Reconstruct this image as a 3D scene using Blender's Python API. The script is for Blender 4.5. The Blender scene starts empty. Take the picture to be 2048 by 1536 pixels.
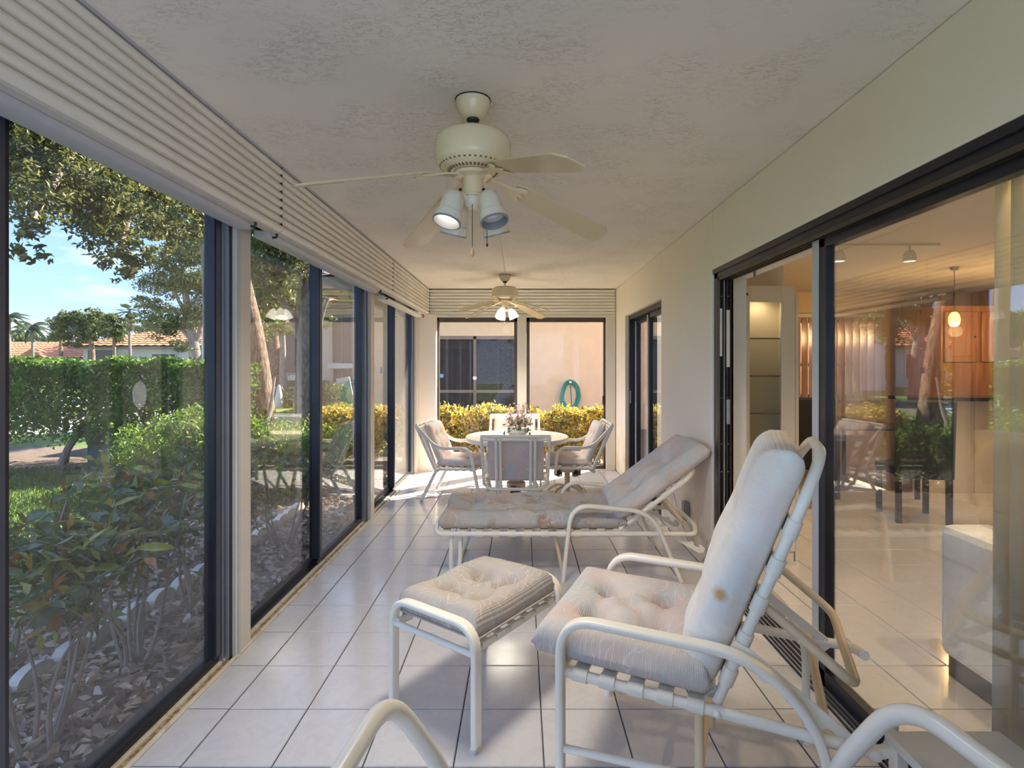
import bpy, math, random
import numpy as np
from mathutils import Vector, Matrix
PI = math.pi
random.seed(7)
rng = np.random.default_rng(11)
S = bpy.context.scene
COL = S.collection

# ---------------------------------------------------------------- camera
cam = bpy.data.cameras.new('camera')
cam.sensor_width = 36.0
cam.lens = 36.0 * 1082 / 2048
cam.shift_x = -19 / 2048
cam.shift_y = -37 / 2048
cam.clip_start = 0.05
cam.clip_end = 500
camo = bpy.data.objects.new('camera', cam)
camo.location = (0, 0, 1.41)
camo.rotation_euler = (PI / 2, 0, 0)
COL.objects.link(camo)
S.camera = camo

# ---------------------------------------------------------------- exposure
S.view_settings.view_transform = 'Standard'
S.view_settings.look = 'None'
S.view_settings.gamma = 1.0
S.view_settings.use_curve_mapping = False
S.view_settings.exposure = 1.36
S.cycles.use_denoising = True
S.cycles.max_bounces = 10
S.cycles.diffuse_bounces = 5
S.cycles.glossy_bounces = 4
S.cycles.transparent_max_bounces = 24
S.cycles.sample_clamp_indirect = 6.0
S.cycles.caustics_reflective = False
S.cycles.caustics_refractive = False

# ---------------------------------------------------------------- sky
SKY = 2.0
world = bpy.data.worlds.new('sky')
S.world = world
world.use_nodes = True
nt = world.node_tree
for n in list(nt.nodes):
    nt.nodes.remove(n)
wo = nt.nodes.new('ShaderNodeOutputWorld')
bg = nt.nodes.new('ShaderNodeBackground')
tc = nt.nodes.new('ShaderNodeTexCoord')
sx = nt.nodes.new('ShaderNodeSeparateXYZ')
nt.links.new(tc.outputs['Generated'], sx.inputs[0])
rp = nt.nodes.new('ShaderNodeValToRGB')
nt.links.new(sx.outputs['Z'], rp.inputs[0])
els = rp.color_ramp.elements
els[0].position = 0.0
els[0].color = (0.37, 0.49, 0.70, 1)
els[1].position = 1.0
els[1].color = (0.18, 0.265, 0.47, 1)
for p, c in ((0.10, (0.225, 0.36, 0.64, 1)), (0.24, (0.145, 0.265, 0.55, 1)), (0.5, (0.155, 0.26, 0.51, 1))):
    e = els.new(p)
    e.color = c
mp = nt.nodes.new('ShaderNodeMapping')
mp.inputs['Scale'].default_value = (1.6, 1.6, 9.0)
nt.links.new(tc.outputs['Generated'], mp.inputs[0])
nz = nt.nodes.new('ShaderNodeTexNoise')
nz.inputs['Scale'].default_value = 2.4
nz.inputs['Detail'].default_value = 7
nz.inputs['Roughness'].default_value = 0.6
nt.links.new(mp.outputs[0], nz.inputs['Vector'])
cr = nt.nodes.new('ShaderNodeValToRGB')
cr.color_ramp.elements[0].position = 0.50
cr.color_ramp.elements[1].position = 0.78
cr.color_ramp.elements[0].color = (0, 0, 0, 1)
cr.color_ramp.elements[1].color = (0.75, 0.75, 0.75, 1)
nt.links.new(nz.outputs['Fac'], cr.inputs[0])
mx = nt.nodes.new('ShaderNodeMix')
mx.data_type = 'RGBA'
nt.links.new(cr.outputs[0], mx.inputs[0])
nt.links.new(rp.outputs[0], mx.inputs[6])
mx.inputs[7].default_value = (0.70, 0.68, 0.68, 1)
nt.links.new(mx.outputs[2], bg.inputs[0])
bg.inputs[1].default_value = SKY
nt.links.new(bg.outputs[0], wo.inputs[0])

# ---------------------------------------------------------------- sun: low from behind the neighbouring wing, to the right
sl = bpy.data.lights.new('sun', 'SUN')
sl.energy = 13.0
sl.angle = 0.009
sl.color = (1.0, 0.90, 0.74)
so = bpy.data.objects.new('sun', sl)
SUN_AZ, SUN_EL = math.radians(45), math.radians(38)     # azimuth from +X towards +Y
sd = Vector((math.cos(SUN_AZ) * math.cos(SUN_EL), math.sin(SUN_AZ) * math.cos(SUN_EL), math.sin(SUN_EL)))
so.rotation_euler = sd.to_track_quat('Z', 'Y').to_euler()
so.location = (12, 12, 14)
COL.objects.link(so)

# ---------------------------------------------------------------- helpers
def tag(o, label=None, cat=None, group=None, kind=None):
    if label: o['label'] = label
    if cat: o['category'] = cat
    if group: o['group'] = group
    if kind: o['kind'] = kind
    return o

def empty(name, loc=(0, 0, 0), rz=0, label=None, cat=None, group=None, kind=None):
    o = bpy.data.objects.new(name, None)
    o.empty_display_size = 0.1
    o.location = loc
    o.rotation_euler = (0, 0, rz)
    COL.objects.link(o)
    return tag(o, label, cat, group, kind)

def link(name, me, parent=None, loc=None, rot=None):
    o = bpy.data.objects.new(name, me)
    COL.objects.link(o)
    if parent: o.parent = parent
    if loc is not None: o.location = loc
    if rot is not None: o.rotation_euler = rot
    return o

def copy_tree(o, parent=None):
    c = o.copy()
    COL.objects.link(c)
    if parent: c.parent = parent
    for ch in list(o.children):
        copy_tree(ch, c)
    return c

class MB:
    def __init__(s):
        s.v, s.f, s.mi, s.M, s.cur = [], [], [], None, 0
    def add(s, vs, fs):
        b = len(s.v)
        if s.M is not None:
            vs = [tuple(s.M @ Vector(p)) for p in vs]
        s.v.extend(vs)
        for f in fs:
            s.f.append([i + b for i in f])
            s.mi.append(s.cur)
        return s
    def box(s, x0, y0, z0, x1, y1, z1):
        if x0 > x1: x0, x1 = x1, x0
        if y0 > y1: y0, y1 = y1, y0
        if z0 > z1: z0, z1 = z1, z0
        return s.add([(x0, y0, z0), (x1, y0, z0), (x1, y1, z0), (x0, y1, z0), (x0, y0, z1), (x1, y0, z1), (x1, y1, z1), (x0, y1, z1)],
                     [(0, 3, 2, 1), (4, 5, 6, 7), (0, 1, 5, 4), (1, 2, 6, 5), (2, 3, 7, 6), (3, 0, 4, 7)])
    def sweep(s, pts, prof, up=(0, 0, 1), closed=False, scale=None):
        """profile points (a, b): a along the side vector, b along the up vector"""
        P = [Vector(p) for p in pts]
        n, m = len(P), len(prof)
        T = []
        for i in range(n):
            a = P[(i - 1) % n] if (closed or i > 0) else P[i]
            b = P[(i + 1) % n] if (closed or i < n - 1) else P[i]
            T.append((b - a).normalized())
        U = Vector(up)
        U = U - T[0] * U.dot(T[0])
        if U.length < 1e-5:
            U = Vector((1, 0, 0)) - T[0] * T[0].x
            if U.length < 1e-5: U = Vector((0, 1, 0))
        U.normalize()
        vs = []
        for i in range(n):
            if i > 0:
                q = T[i - 1].rotation_difference(T[i])
                U = q @ U
                U = (U - T[i] * U.dot(T[i])).normalized()
            W = T[i].cross(U)
            k = scale[i] if scale else 1.0
            for a, b in prof:
                vs.append(tuple(P[i] + W * (a * k) + U * (b * k)))
        fs = []
        for i in range(n if closed else n - 1):
            for j in range(m):
                a, b = i * m + j, i * m + (j + 1) % m
                c, d = ((i + 1) % n) * m + (j + 1) % m, ((i + 1) % n) * m + j
                fs.append((a, b, c, d))
        if not closed:
            fs.append(tuple(range(m))[::-1])
            fs.append(tuple(range((n - 1) * m, n * m)))
        return s.add(vs, fs)
    def tube(s, pts, r, n=10, up=(0, 0, 1), closed=False, scale=None):
        pr = [(math.cos(2 * PI * k / n) * r, math.sin(2 * PI * k / n) * r) for k in range(n)]
        return s.sweep(pts, pr, up, closed, scale)
    def lathe(s, prof, n=24, c=(0, 0, 0), cap=True):
        vs, fs = [], []
        m = len(prof)
        for i in range(n):
            a = 2 * PI * i / n
            for r, z in prof:
                vs.append((c[0] + r * math.cos(a), c[1] + r * math.sin(a), c[2] + z))
        for i in range(n):
            for j in range(m - 1):
                a, b = i * m + j, ((i + 1) % n) * m + j
                fs.append((a, b, b + 1, a + 1))
        if cap:
            if prof[0][0] > 1e-6: fs.append([i * m for i in range(n)][::-1])
            if prof[-1][0] > 1e-6: fs.append([i * m + m - 1 for i in range(n)])
        return s.add(vs, fs)
    def prism(s, poly, d0, d1, axis='z'):
        n = len(poly)
        def mk(p, d):
            if axis == 'z': return (p[0], p[1], d)
            if axis == 'y': return (p[0], d, p[1])
            return (d, p[0], p[1])
        vs = [mk(p, d0) for p in poly] + [mk(p, d1) for p in poly]
        fs = [tuple(range(n))[::-1], tuple(range(n, 2 * n))]
        for i in range(n):
            j = (i + 1) % n
            fs.append((i, j, n + j, n + i))
        return s.add(vs, fs)
    def ball(s, c, r, n=10, m=6):
        rx, ry, rz = r if isinstance(r, (tuple, list)) else (r, r, r)
        vs, fs = [], []
        for i in range(m + 1):
            t = PI * i / m
            for k in range(n):
                a = 2 * PI * k / n
                vs.append((c[0] + rx * math.sin(t) * math.cos(a), c[1] + ry * math.sin(t) * math.sin(a), c[2] + rz * math.cos(t)))
        for i in range(m):
            for k in range(n):
                fs.append((i * n + k, (i + 1) * n + k, (i + 1) * n + (k + 1) % n, i * n + (k + 1) % n))
        return s.add(vs, fs)
    def mesh(s, name, mat, smooth=False):
        me = bpy.data.meshes.new(name)
        me.from_pydata(s.v, [], s.f)
        for m in (mat if isinstance(mat, (list, tuple)) else [mat]):
            me.materials.append(m)
        if any(s.mi):
            me.polygons.foreach_set('material_index', s.mi)
        me.validate()
        import bmesh
        bm = bmesh.new()
        bm.from_mesh(me)
        bmesh.ops.recalc_face_normals(bm, faces=bm.faces)
        bm.to_mesh(me)
        bm.free()
        if smooth:
            me.polygons.foreach_set('use_smooth', [True] * len(me.polygons))
            try:
                me.set_sharp_from_angle(angle=math.radians(smooth if smooth > 1 else 40))
            except Exception:
                pass
        me.update()
        return me
    def build(s, name, mat, parent=None, smooth=False, bevel=0, loc=None, rot=None):
        o = link(name, s.mesh(name, mat, smooth), parent, loc, rot)
        if bevel:
            b = o.modifiers.new('bevel', 'BEVEL')
            b.width = bevel
            b.segments = 2
            b.limit_method = 'ANGLE'
            b.angle_limit = math.radians(50)
        return o

def fillet(pts, r, seg=7):
    P = [Vector(p) for p in pts]
    rr = r if isinstance(r, (list, tuple)) else [r] * len(P)
    out = [P[0]]
    for i in range(1, len(P) - 1):
        a, b, c = P[i - 1], P[i], P[i + 1]
        u, w = (a - b), (c - b)
        d = min(rr[i], u.length * 0.49, w.length * 0.49)
        p, q = b + u.normalized() * d, b + w.normalized() * d
        for k in range(seg + 1):
            t = k / seg
            out.append(p * (1 - t) ** 2 + b * 2 * t * (1 - t) + q * t * t)
    out.append(P[-1])
    return out

# oval furniture extrusion: two round ridges with a groove between them
def ridge(w, h):
    o = []
    for k in range(9):
        a = -PI / 2 + PI * k / 8
        o.append((w * 0.26 + w * 0.24 * math.cos(a), h / 2 * math.sin(a)))
    o.append((0, h * 0.40))
    for k in range(9):
        a = PI / 2 + PI * k / 8
        o.append((-w * 0.26 + w * 0.24 * math.cos(a), h / 2 * math.sin(a)))
    o.append((0, -h * 0.40))
    return o

# ---------------------------------------------------------------- materials
class NT:
    def __init__(s, name):
        s.m = bpy.data.materials.new(name)
        s.m.use_nodes = True
        s.t = s.m.node_tree
        s.b = s.t.nodes['Principled BSDF']
        s.out = s.t.nodes['Material Output']
        s._o = None
    def n(s, typ, **kw):
        nd = s.t.nodes.new('ShaderNode' + typ)
        for k, v in kw.items():
            if k in nd.inputs: nd.inputs[k].default_value = v
            else: setattr(nd, k, v)
        return nd
    def l(s, a, b):
        s.t.links.new(a, b)
    def obj(s):
        if s._o is None: s._o = s.n('TexCoord').outputs['Object']
        return s._o
    def pos(s):
        return s.n('NewGeometry').outputs['Position']
    def noise(s, scale, detail=4, rough=0.55, vec=None, dist=0):
        nd = s.n('TexNoise')
        nd.inputs['Scale'].default_value = scale
        nd.inputs['Detail'].default_value = detail
        nd.inputs['Roughness'].default_value = rough
        nd.inputs['Distortion'].default_value = dist
        s.l(vec if vec is not None else s.obj(), nd.inputs['Vector'])
        return nd.outputs['Fac']
    def ramp(s, fac, stops):
        nd = s.n('ValToRGB')
        e = nd.color_ramp.elements
        e[0].position, e[0].color = stops[0][0], tuple(stops[0][1]) + (1,)
        e[1].position, e[1].color = stops[-1][0], tuple(stops[-1][1]) + (1,)
        for p, c in stops[1:-1]:
            x = e.new(p)
            x.color = tuple(c) + (1,)
        s.l(fac, nd.inputs[0])
        return nd.outputs[0]
    def mix(s, fac, a, b, mode='MIX'):
        nd = s.n('Mix', data_type='RGBA', blend_type=mode)
        for v, i in ((fac, 0), (a, 6), (b, 7)):
            if hasattr(v, 'links'): s.l(v, nd.inputs[i])
            elif i == 0: nd.inputs[0].default_value = v
            else: nd.inputs[i].default_value = tuple(v) + (1,)
        return nd.outputs[2]
    def math(s, op, a, b=None):
        nd = s.n('Math', operation=op)
        for v, i in ((a, 0), (b, 1)):
            if v is None: continue
            if hasattr(v, 'links'): s.l(v, nd.inputs[i])
            else: nd.inputs[i].default_value = v
        return nd.outputs[0]
    def scaled(s, sc, vec=None):
        nd = s.n('Mapping')
        nd.inputs['Scale'].default_value = sc
        s.l(vec if vec is not None else s.obj(), nd.inputs[0])
        return nd.outputs[0]
    def base(s, c):
        if hasattr(c, 'links'): s.l(c, s.b.inputs['Base Color'])
        else: s.b.inputs['Base Color'].default_value = tuple(c) + (1,)
        return s
    def set(s, rough=0.5, metal=0.0, spec=0.5):
        if hasattr(rough, 'links'): s.l(rough, s.b.inputs['Roughness'])
        else: s.b.inputs['Roughness'].default_value = rough
        s.b.inputs['Metallic'].default_value = metal
        s.b.inputs['Specular IOR Level'].default_value = spec
        return s
    def bump(s, h, strength=0.3, dist=0.01):
        nd = s.n('Bump')
        nd.inputs['Strength'].default_value = strength
        nd.inputs['Distance'].default_value = dist
        s.l(h, nd.inputs['Height'])
        s.l(nd.outputs[0], s.b.inputs['Normal'])
        return s

def plain(name, c, rough=0.5, metal=0.0, var=0.06, scale=6, spec=0.5):
    t = NT(name)
    f = t.noise(scale, 5)
    lo = tuple(x * (1 - var) for x in c)
    hi = tuple(min(1, x * (1 + var)) for x in c)
    t.base(t.ramp(f, [(0.3, lo), (0.7, hi)])).set(rough, metal, spec)
    return t.m

M = {}
# stucco ceiling: grey white knock-down texture with thin broken ridges
t = NT('ceiling_stucco')
p = t.scaled((1.0, 2.2, 1.0))
a = t.noise(22, 6, 0.65, p, 0.6)
b = t.noise(3.2, 3, 0.5)
pat = t.math('MULTIPLY', t.ramp(a, [(0.50, (0, 0, 0)), (0.545, (1, 1, 1)), (0.56, (0, 0, 0))]), t.ramp(b, [(0.42, (0, 0, 0)), (0.62, (1, 1, 1))]))
t.base(t.mix(t.math('MULTIPLY', pat, 0.6), (0.82, 0.76, 0.66), (0.36, 0.31, 0.25))).set(0.9, 0, 0.2)
t.bump(t.math('ADD', t.math('MULTIPLY', a, 0.6), pat), 0.22, 0.006)
M['ceiling'] = t.m
# painted stucco wall, cream, with stains near the foot
t = NT('wall_stucco')
z = t.n('SeparateXYZ')
t.l(t.pos(), z.inputs[0])
st = t.math('MULTIPLY', t.ramp(z.outputs[2], [(0.0, (1, 1, 1)), (0.75, (0, 0, 0))]), t.ramp(t.noise(5, 5), [(0.45, (0, 0, 0)), (0.75, (1, 1, 1))]))
t.base(t.mix(t.math('MULTIPLY', st, 0.8), (0.86, 0.765, 0.665), (0.62, 0.42, 0.20))).set(0.85, 0, 0.25)
t.bump(t.noise(30, 6, 0.6), 0.12, 0.006)
M['wall'] = t.m
M['trim_white'] = plain('white_painted_aluminium', (0.64, 0.60, 0.52), 0.42, 0, 0.03)
M['beam'] = plain('header_paint', (0.66, 0.62, 0.54), 0.6)
M['slat'] = plain('shutter_slat_paint', (0.78, 0.735, 0.635), 0.40, 0, 0.04, 3)
M['bar'] = plain('grey_bottom_bar', (0.50, 0.50, 0.51), 0.38, 0, 0.03)
M['bar_cream'] = plain('cream_bottom_bar', (0.70, 0.68, 0.62), 0.38, 0, 0.03)
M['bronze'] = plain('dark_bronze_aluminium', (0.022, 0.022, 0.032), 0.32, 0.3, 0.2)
M['bronze_lit'] = plain('lit_bronze_aluminium', (0.075, 0.08, 0.115), 0.38, 0.4, 0.1)  # paler copy of the bronze: light on the stile faces put into colour
M['brown_frame'] = plain('brown_aluminium', (0.075, 0.055, 0.042), 0.42, 0.2, 0.2)
M['bright_metal'] = plain('mill_aluminium', (0.42, 0.43, 0.46), 0.35, 0.7, 0.05)
M['black'] = plain('black_plastic', (0.015, 0.015, 0.017), 0.45)
t = NT('rusty_track')
f = t.noise(26, 6, 0.7)
t.base(t.ramp(f, [(0.30, (0.06, 0.035, 0.015)), (0.45, (0.30, 0.17, 0.06)), (0.56, (0.50, 0.36, 0.20)), (0.72, (0.60, 0.56, 0.48))])).set(0.8)
M['rust'] = t.m
t = NT('sill_cream')
f = t.noise(14, 6, 0.7)
t.base(t.ramp(f, [(0.32, (0.50, 0.38, 0.22)), (0.46, (0.68, 0.62, 0.50)), (0.7, (0.74, 0.71, 0.64))])).set(0.6)
M['sill'] = t.m
# ceramic tile, marbled white
t = NT('marbled_tile')
oi = t.n('ObjectInfo')
add = t.n('VectorMath', operation='MULTIPLY_ADD')
t.l(oi.outputs['Random'], add.inputs[0])
add.inputs[1].default_value = (37, 91, 13)
t.l(t.obj(), add.inputs[2])
f = t.noise(5.5, 7, 0.62, add.outputs[0], 1.4)
v = t.ramp(f, [(0.44, (0, 0, 0)), (0.50, (1, 1, 1)), (0.56, (0, 0, 0))])
col = t.mix(t.math('MULTIPLY', v, 0.16), (0.66, 0.64, 0.64), (0.44, 0.41, 0.39))
col = t.mix(t.math('MULTIPLY', oi.outputs['Random'], 0.10), col, (0.57, 0.55, 0.57))
t.base(col).set(t.math('ADD', t.math('MULTIPLY', t.noise(9, 4), 0.10), 0.09), 0, 0.55)
t.bump(t.noise(7, 3), 0.02, 0.004)
M['tile'] = t.m
M['grout'] = plain('dark_grout', (0.085, 0.085, 0.095), 0.9, 0, 0.25, 30)

def glass(name, tint, f0=0.04, haze=0.03):
    """clear pane: straight-through transmission with a tint, mirror reflection that grows towards grazing angles"""
    t = NT(name)
    t.t.nodes.remove(t.b)
    tr = t.n('BsdfTransparent')
    tr.inputs[0].default_value = tuple(tint) + (1,)
    gl = t.n('BsdfAnisotropic') if False else t.n('BsdfGlossy')
    gl.inputs['Roughness'].default_value = 0.0
    gl.inputs[0].default_value = (0.95, 0.97, 1.0, 1)
    lw = t.n('LayerWeight')
    lw.inputs['Blend'].default_value = 0.5
    fr = t.math('ADD', t.math('MULTIPLY', t.math('POWER', lw.outputs['Facing'], 5), 1 - f0), f0)
    ms = t.n('MixShader')
    t.l(fr, ms.inputs[0])
    t.l(tr.outputs[0], ms.inputs[1])
    t.l(gl.outputs[0], ms.inputs[2])
    df = t.n('BsdfDiffuse')
    df.inputs[0].default_value = (0.55, 0.55, 0.55, 1)
    m2 = t.n('MixShader')
    dn = t.noise(7, 6, 0.7, t.pos())
    t.l(t.math('MULTIPLY', dn, haze), m2.inputs[0])  # mottled grey veil mixed in to imitate reflections hazing the pane
    t.l(ms.outputs[0], m2.inputs[1])
    t.l(df.outputs[0], m2.inputs[2])
    t.l(m2.outputs[0], t.out.inputs[0])
    return t.m
M['glass'] = glass('window_glass', (0.81, 0.81, 0.81), 0.045, 0.075)
M['glass_back'] = glass('back_window_glass', (0.97, 0.965, 0.95), 0.014, 0.02)
M['glass_door'] = glass('door_glass', (0.96, 0.965, 0.96), 0.14, 0.02)
M['glass_clear'] = glass('clear_glass', (0.92, 0.95, 0.94), 0.05, 0.0)

# tubular furniture enamel
M['enamel'] = plain('cream_white_enamel', (0.89, 0.83, 0.72), 0.28, 0, 0.03, 8)
M['enamel_tan'] = plain('yellowed_enamel', (0.72, 0.56, 0.36), 0.35, 0, 0.08, 8)
M['strap'] = plain('vinyl_strap', (0.84, 0.78, 0.66), 0.35, 0, 0.03, 8)
M['fan'] = plain('ivory_fan_enamel', (0.80, 0.66, 0.43), 0.22, 0, 0.03, 5)
M['fan_blade'] = plain('ivory_fan_blade', (0.66, 0.53, 0.33), 0.16, 0, 0.04, 3)
M['fan_white'] = plain('white_fan_enamel', (0.76, 0.70, 0.58), 0.32, 0, 0.03, 5)
M['button'] = plain('cushion_button', (0.70, 0.67, 0.58), 0.6)

def fabric(name, pale, pink, blue, tan, ribdir='Y', tanamt=0.5, stain=None):
    """faded woven print: soft blotches of pink, blue and tan under fine white frond lines"""
    t = NT(name)
    f1 = t.noise(3.6, 3, 0.5)
    f2 = t.noise(4.8, 3, 0.5, t.scaled((1, 1, 1.3)), 0.4)
    f3 = t.noise(9, 4, 0.6)
    c = t.mix(t.ramp(f1, [(0.42, (0, 0, 0)), (0.60, (1, 1, 1))]), pale, pink)
    c = t.mix(t.ramp(f2, [(0.46, (0, 0, 0)), (0.62, (1, 1, 1))]), c, blue)
    c = t.mix(t.math('MULTIPLY', t.ramp(f3, [(0.55, (0, 0, 0)), (0.72, (1, 1, 1))]), tanamt), c, tan)
    # fronds: fans of thin curved strokes spreading from scattered points
    geo = t.n('SeparateXYZ')
    t.l(t.obj(), geo.inputs[0])
    wob = t.n('VectorMath', operation='MULTIPLY_ADD')
    nzc = t.n('TexNoise')
    nzc.inputs['Scale'].default_value = 6
    t.l(t.obj(), nzc.inputs['Vector'])
    t.l(nzc.outputs['Color'], wob.inputs[0])
    wob.inputs[1].default_value = (0.10, 0.10, 0.0)
    t.l(t.obj(), wob.inputs[2])
    for sc, off, nsp, tw in ((4.6, 0.0, 15, 9.0), (6.4, 0.37, 11, -13.0)):
        mpn = t.n('Mapping')
        mpn.inputs['Location'].default_value = (off, off * 1.7, 0)
        t.l(wob.outputs[0], mpn.inputs[0])
        vo = t.n('TexVoronoi', voronoi_dimensions='2D')
        vo.inputs['Scale'].default_value = sc
        t.l(mpn.outputs[0], vo.inputs['Vector'])
        df = t.n('VectorMath', operation='SUBTRACT')
        t.l(mpn.outputs[0], df.inputs[0])
        t.l(vo.outputs['Position'], df.inputs[1])
        s2 = t.n('SeparateXYZ')
        t.l(df.outputs[0], s2.inputs[0])
        ang = t.math('ARCTAN2', s2.outputs[1], s2.outputs[0])
        dd = vo.outputs['Distance']
        fr = t.math('FRACT', t.math('ADD', t.math('MULTIPLY', ang, nsp / (2 * PI)), t.math('MULTIPLY', dd, tw / 6)))
        ln = t.ramp(fr, [(0.42, (0, 0, 0)), (0.50, (1, 1, 1)), (0.58, (0, 0, 0))])
        ln = t.math('MULTIPLY', ln, t.ramp(dd, [(0.06, (0, 0, 0)), (0.16, (1, 1, 1))]))
        ln = t.math('MULTIPLY', ln, t.ramp(t.noise(8, 3), [(0.40, (0, 0, 0)), (0.58, (1, 1, 1))]))
        c = t.mix(t.math('MULTIPLY', ln, 0.5), c, (0.84, 0.81, 0.76))
    rib = t.n('TexWave')
    rib.inputs['Scale'].default_value = 62
    rib.inputs['Distortion'].default_value = 0.8
    rib.bands_direction = ribdir
    t.l(t.obj(), rib.inputs['Vector'])
    c = t.mix(t.math('MULTIPLY', rib.outputs['Fac'], 0.20), c, (0.36, 0.32, 0.29))
    if stain:
        dv = t.n('VectorMath', operation='DISTANCE')
        t.l(t.obj(), dv.inputs[0])
        dv.inputs[1].default_value = stain[:3]
        ds = t.math('ADD', dv.outputs['Value'], t.math('MULTIPLY', t.noise(40, 3), 0.02))
        c = t.mix(t.math('MULTIPLY', t.ramp(ds, [(stain[3] * 0.6, (1, 1, 1)), (stain[3] * 1.3, (0, 0, 0))]), 0.85), c, (0.60, 0.30, 0.10))
    t.base(c).set(0.95, 0, 0.15)
    t.bump(t.math('ADD', rib.outputs['Fac'], t.math('MULTIPLY', t.noise(16, 4), 3.2)), 0.30, 0.004)
    return t.m
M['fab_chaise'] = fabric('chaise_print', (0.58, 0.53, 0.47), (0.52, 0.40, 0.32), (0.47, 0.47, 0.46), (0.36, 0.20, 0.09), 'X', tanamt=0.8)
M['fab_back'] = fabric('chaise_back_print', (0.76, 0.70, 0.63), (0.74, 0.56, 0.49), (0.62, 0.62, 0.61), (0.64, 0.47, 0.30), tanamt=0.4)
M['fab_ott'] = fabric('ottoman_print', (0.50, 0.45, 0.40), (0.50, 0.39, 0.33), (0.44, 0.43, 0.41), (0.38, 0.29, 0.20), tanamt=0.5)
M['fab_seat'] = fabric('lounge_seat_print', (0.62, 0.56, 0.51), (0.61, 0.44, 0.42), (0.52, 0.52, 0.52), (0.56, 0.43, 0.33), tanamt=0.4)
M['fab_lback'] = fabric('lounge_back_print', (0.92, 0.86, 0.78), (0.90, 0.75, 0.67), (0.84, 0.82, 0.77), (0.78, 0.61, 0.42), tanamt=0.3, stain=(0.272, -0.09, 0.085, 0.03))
M['fab_dine'] = fabric('dining_print', (0.78, 0.68, 0.63), (0.78, 0.56, 0.51), (0.62, 0.63, 0.65), (0.70, 0.55, 0.42), tanamt=0.3)

def emit(name, c, s):
    t = NT(name)
    t.base((0.8, 0.8, 0.8))
    t.b.inputs['Emission Color'].default_value = tuple(c) + (1,)
    t.b.inputs['Emission Strength'].default_value = s
    return t.m
M['bulb'] = emit('lit_bulb', (1.0, 0.93, 0.80), 2)
M['bulb_off'] = plain('frosted_bulb', (0.72, 0.72, 0.78), 0.3)
M['shade_glow'] = emit('lit_glass_shade', (1.0, 0.90, 0.72), 1.3)
M['pendant_glow'] = emit('amber_glass_lit', (1.0, 0.55, 0.08), 3.0)

def leafmat(name, stops, rough=0.45, trans=0.35):
    t = NT(name)
    at = t.n('Attribute', attribute_name='rnd')
    c = t.ramp(at.outputs['Fac'], stops)
    t.base(c).set(rough, 0, 0.4)
    tl = t.n('BsdfTranslucent')
    t.l(c, tl.inputs[0])
    ms = t.n('MixShader')
    ms.inputs[0].default_value = trans
    t.l(t.b.outputs[0], ms.inputs[1])
    t.l(tl.outputs[0], ms.inputs[2])
    t.l(ms.outputs[0], t.out.inputs[0])
    return t.m
M['leaf_oak'] = leafmat('oak_leaf', [(0, (0.06, 0.075, 0.025)), (0.5, (0.14, 0.16, 0.05)), (0.85, (0.24, 0.26, 0.08)), (1, (0.36, 0.33, 0.14))])
M['leaf_tree'] = leafmat('tree_leaf', [(0, (0.07, 0.10, 0.04)), (0.6, (0.16, 0.21, 0.07)), (1, (0.30, 0.34, 0.12))])
M['leaf_hedge'] = leafmat('ficus_leaf', [(0, (0.06, 0.13, 0.02)), (0.5, (0.13, 0.25, 0.035)), (1, (0.24, 0.38, 0.06))])
M['leaf_bush'] = leafmat('bush_leaf', [(0, (0.08, 0.16, 0.02)), (0.5, (0.17, 0.30, 0.03)), (1, (0.36, 0.46, 0.06))])
M['leaf_croton'] = leafmat('croton_leaf', [(0, (0.06, 0.11, 0.02)), (0.18, (0.22, 0.26, 0.03)), (0.42, (0.62, 0.50, 0.05)), (0.70, (0.78, 0.62, 0.12)), (0.86, (0.60, 0.29, 0.07)), (1, (0.52, 0.40, 0.30))])
M['leaf_near'] = leafmat('near_croton_leaf', [(0, (0.07, 0.13, 0.06)), (0.35, (0.12, 0.20, 0.07)), (0.6, (0.22, 0.27, 0.06)), (0.8, (0.42, 0.40, 0.06)), (0.92, (0.40, 0.17, 0.04)), (1, (0.30, 0.06, 0.03))], 0.35, 0.3)
M['leaf_litter'] = leafmat('dead_leaf', [(0, (0.20, 0.15, 0.11)), (0.5, (0.47, 0.36, 0.28)), (0.85, (0.64, 0.53, 0.43)), (1, (0.72, 0.65, 0.56))], 0.8, 0.1)
M['grass'] = leafmat('grass_blade', [(0, (0.05, 0.11, 0.02)), (0.6, (0.11, 0.21, 0.03)), (1, (0.24, 0.30, 0.06))], 0.6, 0.3)
M['palm'] = leafmat('palm_frond', [(0, (0.05, 0.08, 0.04)), (1, (0.15, 0.18, 0.08))])
t = NT('bark')
f = t.noise(13, 6, 0.7, t.scaled((2.4, 2.4, 0.5)), 0.6)
t.base(t.ramp(f, [(0.38, (0.07, 0.045, 0.03)), (0.50, (0.27, 0.18, 0.12)), (0.64, (0.50, 0.38, 0.28))])).set(0.9)
t.bump(f, 0.9, 0.05)
M['bark'] = t.m
t = NT('pale_bark')
f = t.noise(7, 6, 0.7, t.scaled((2, 2, 0.8)), 0.5)
t.base(t.ramp(f, [(0.35, (0.16, 0.13, 0.11)), (0.65, (0.40, 0.35, 0.30))])).set(0.9)
t.bump(f, 0.5, 0.03)
M['bark_pale'] = t.m
M['twig'] = plain('grey_twig', (0.30, 0.25, 0.21), 0.8, 0, 0.25, 20)
t = NT('lawn_soil')
f = t.noise(0.8, 6, 0.6)
g = t.noise(40, 5, 0.7)
c = t.mix(t.ramp(f, [(0.4, (0, 0, 0)), (0.62, (1, 1, 1))]), (0.10, 0.20, 0.03), (0.17, 0.26, 0.05))
t.base(t.mix(t.math('MULTIPLY', g, 0.5), c, (0.05, 0.08, 0.02))).set(0.95)
t.bump(g, 0.6, 0.03)
M['lawn'] = t.m
t = NT('mulch')
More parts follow.
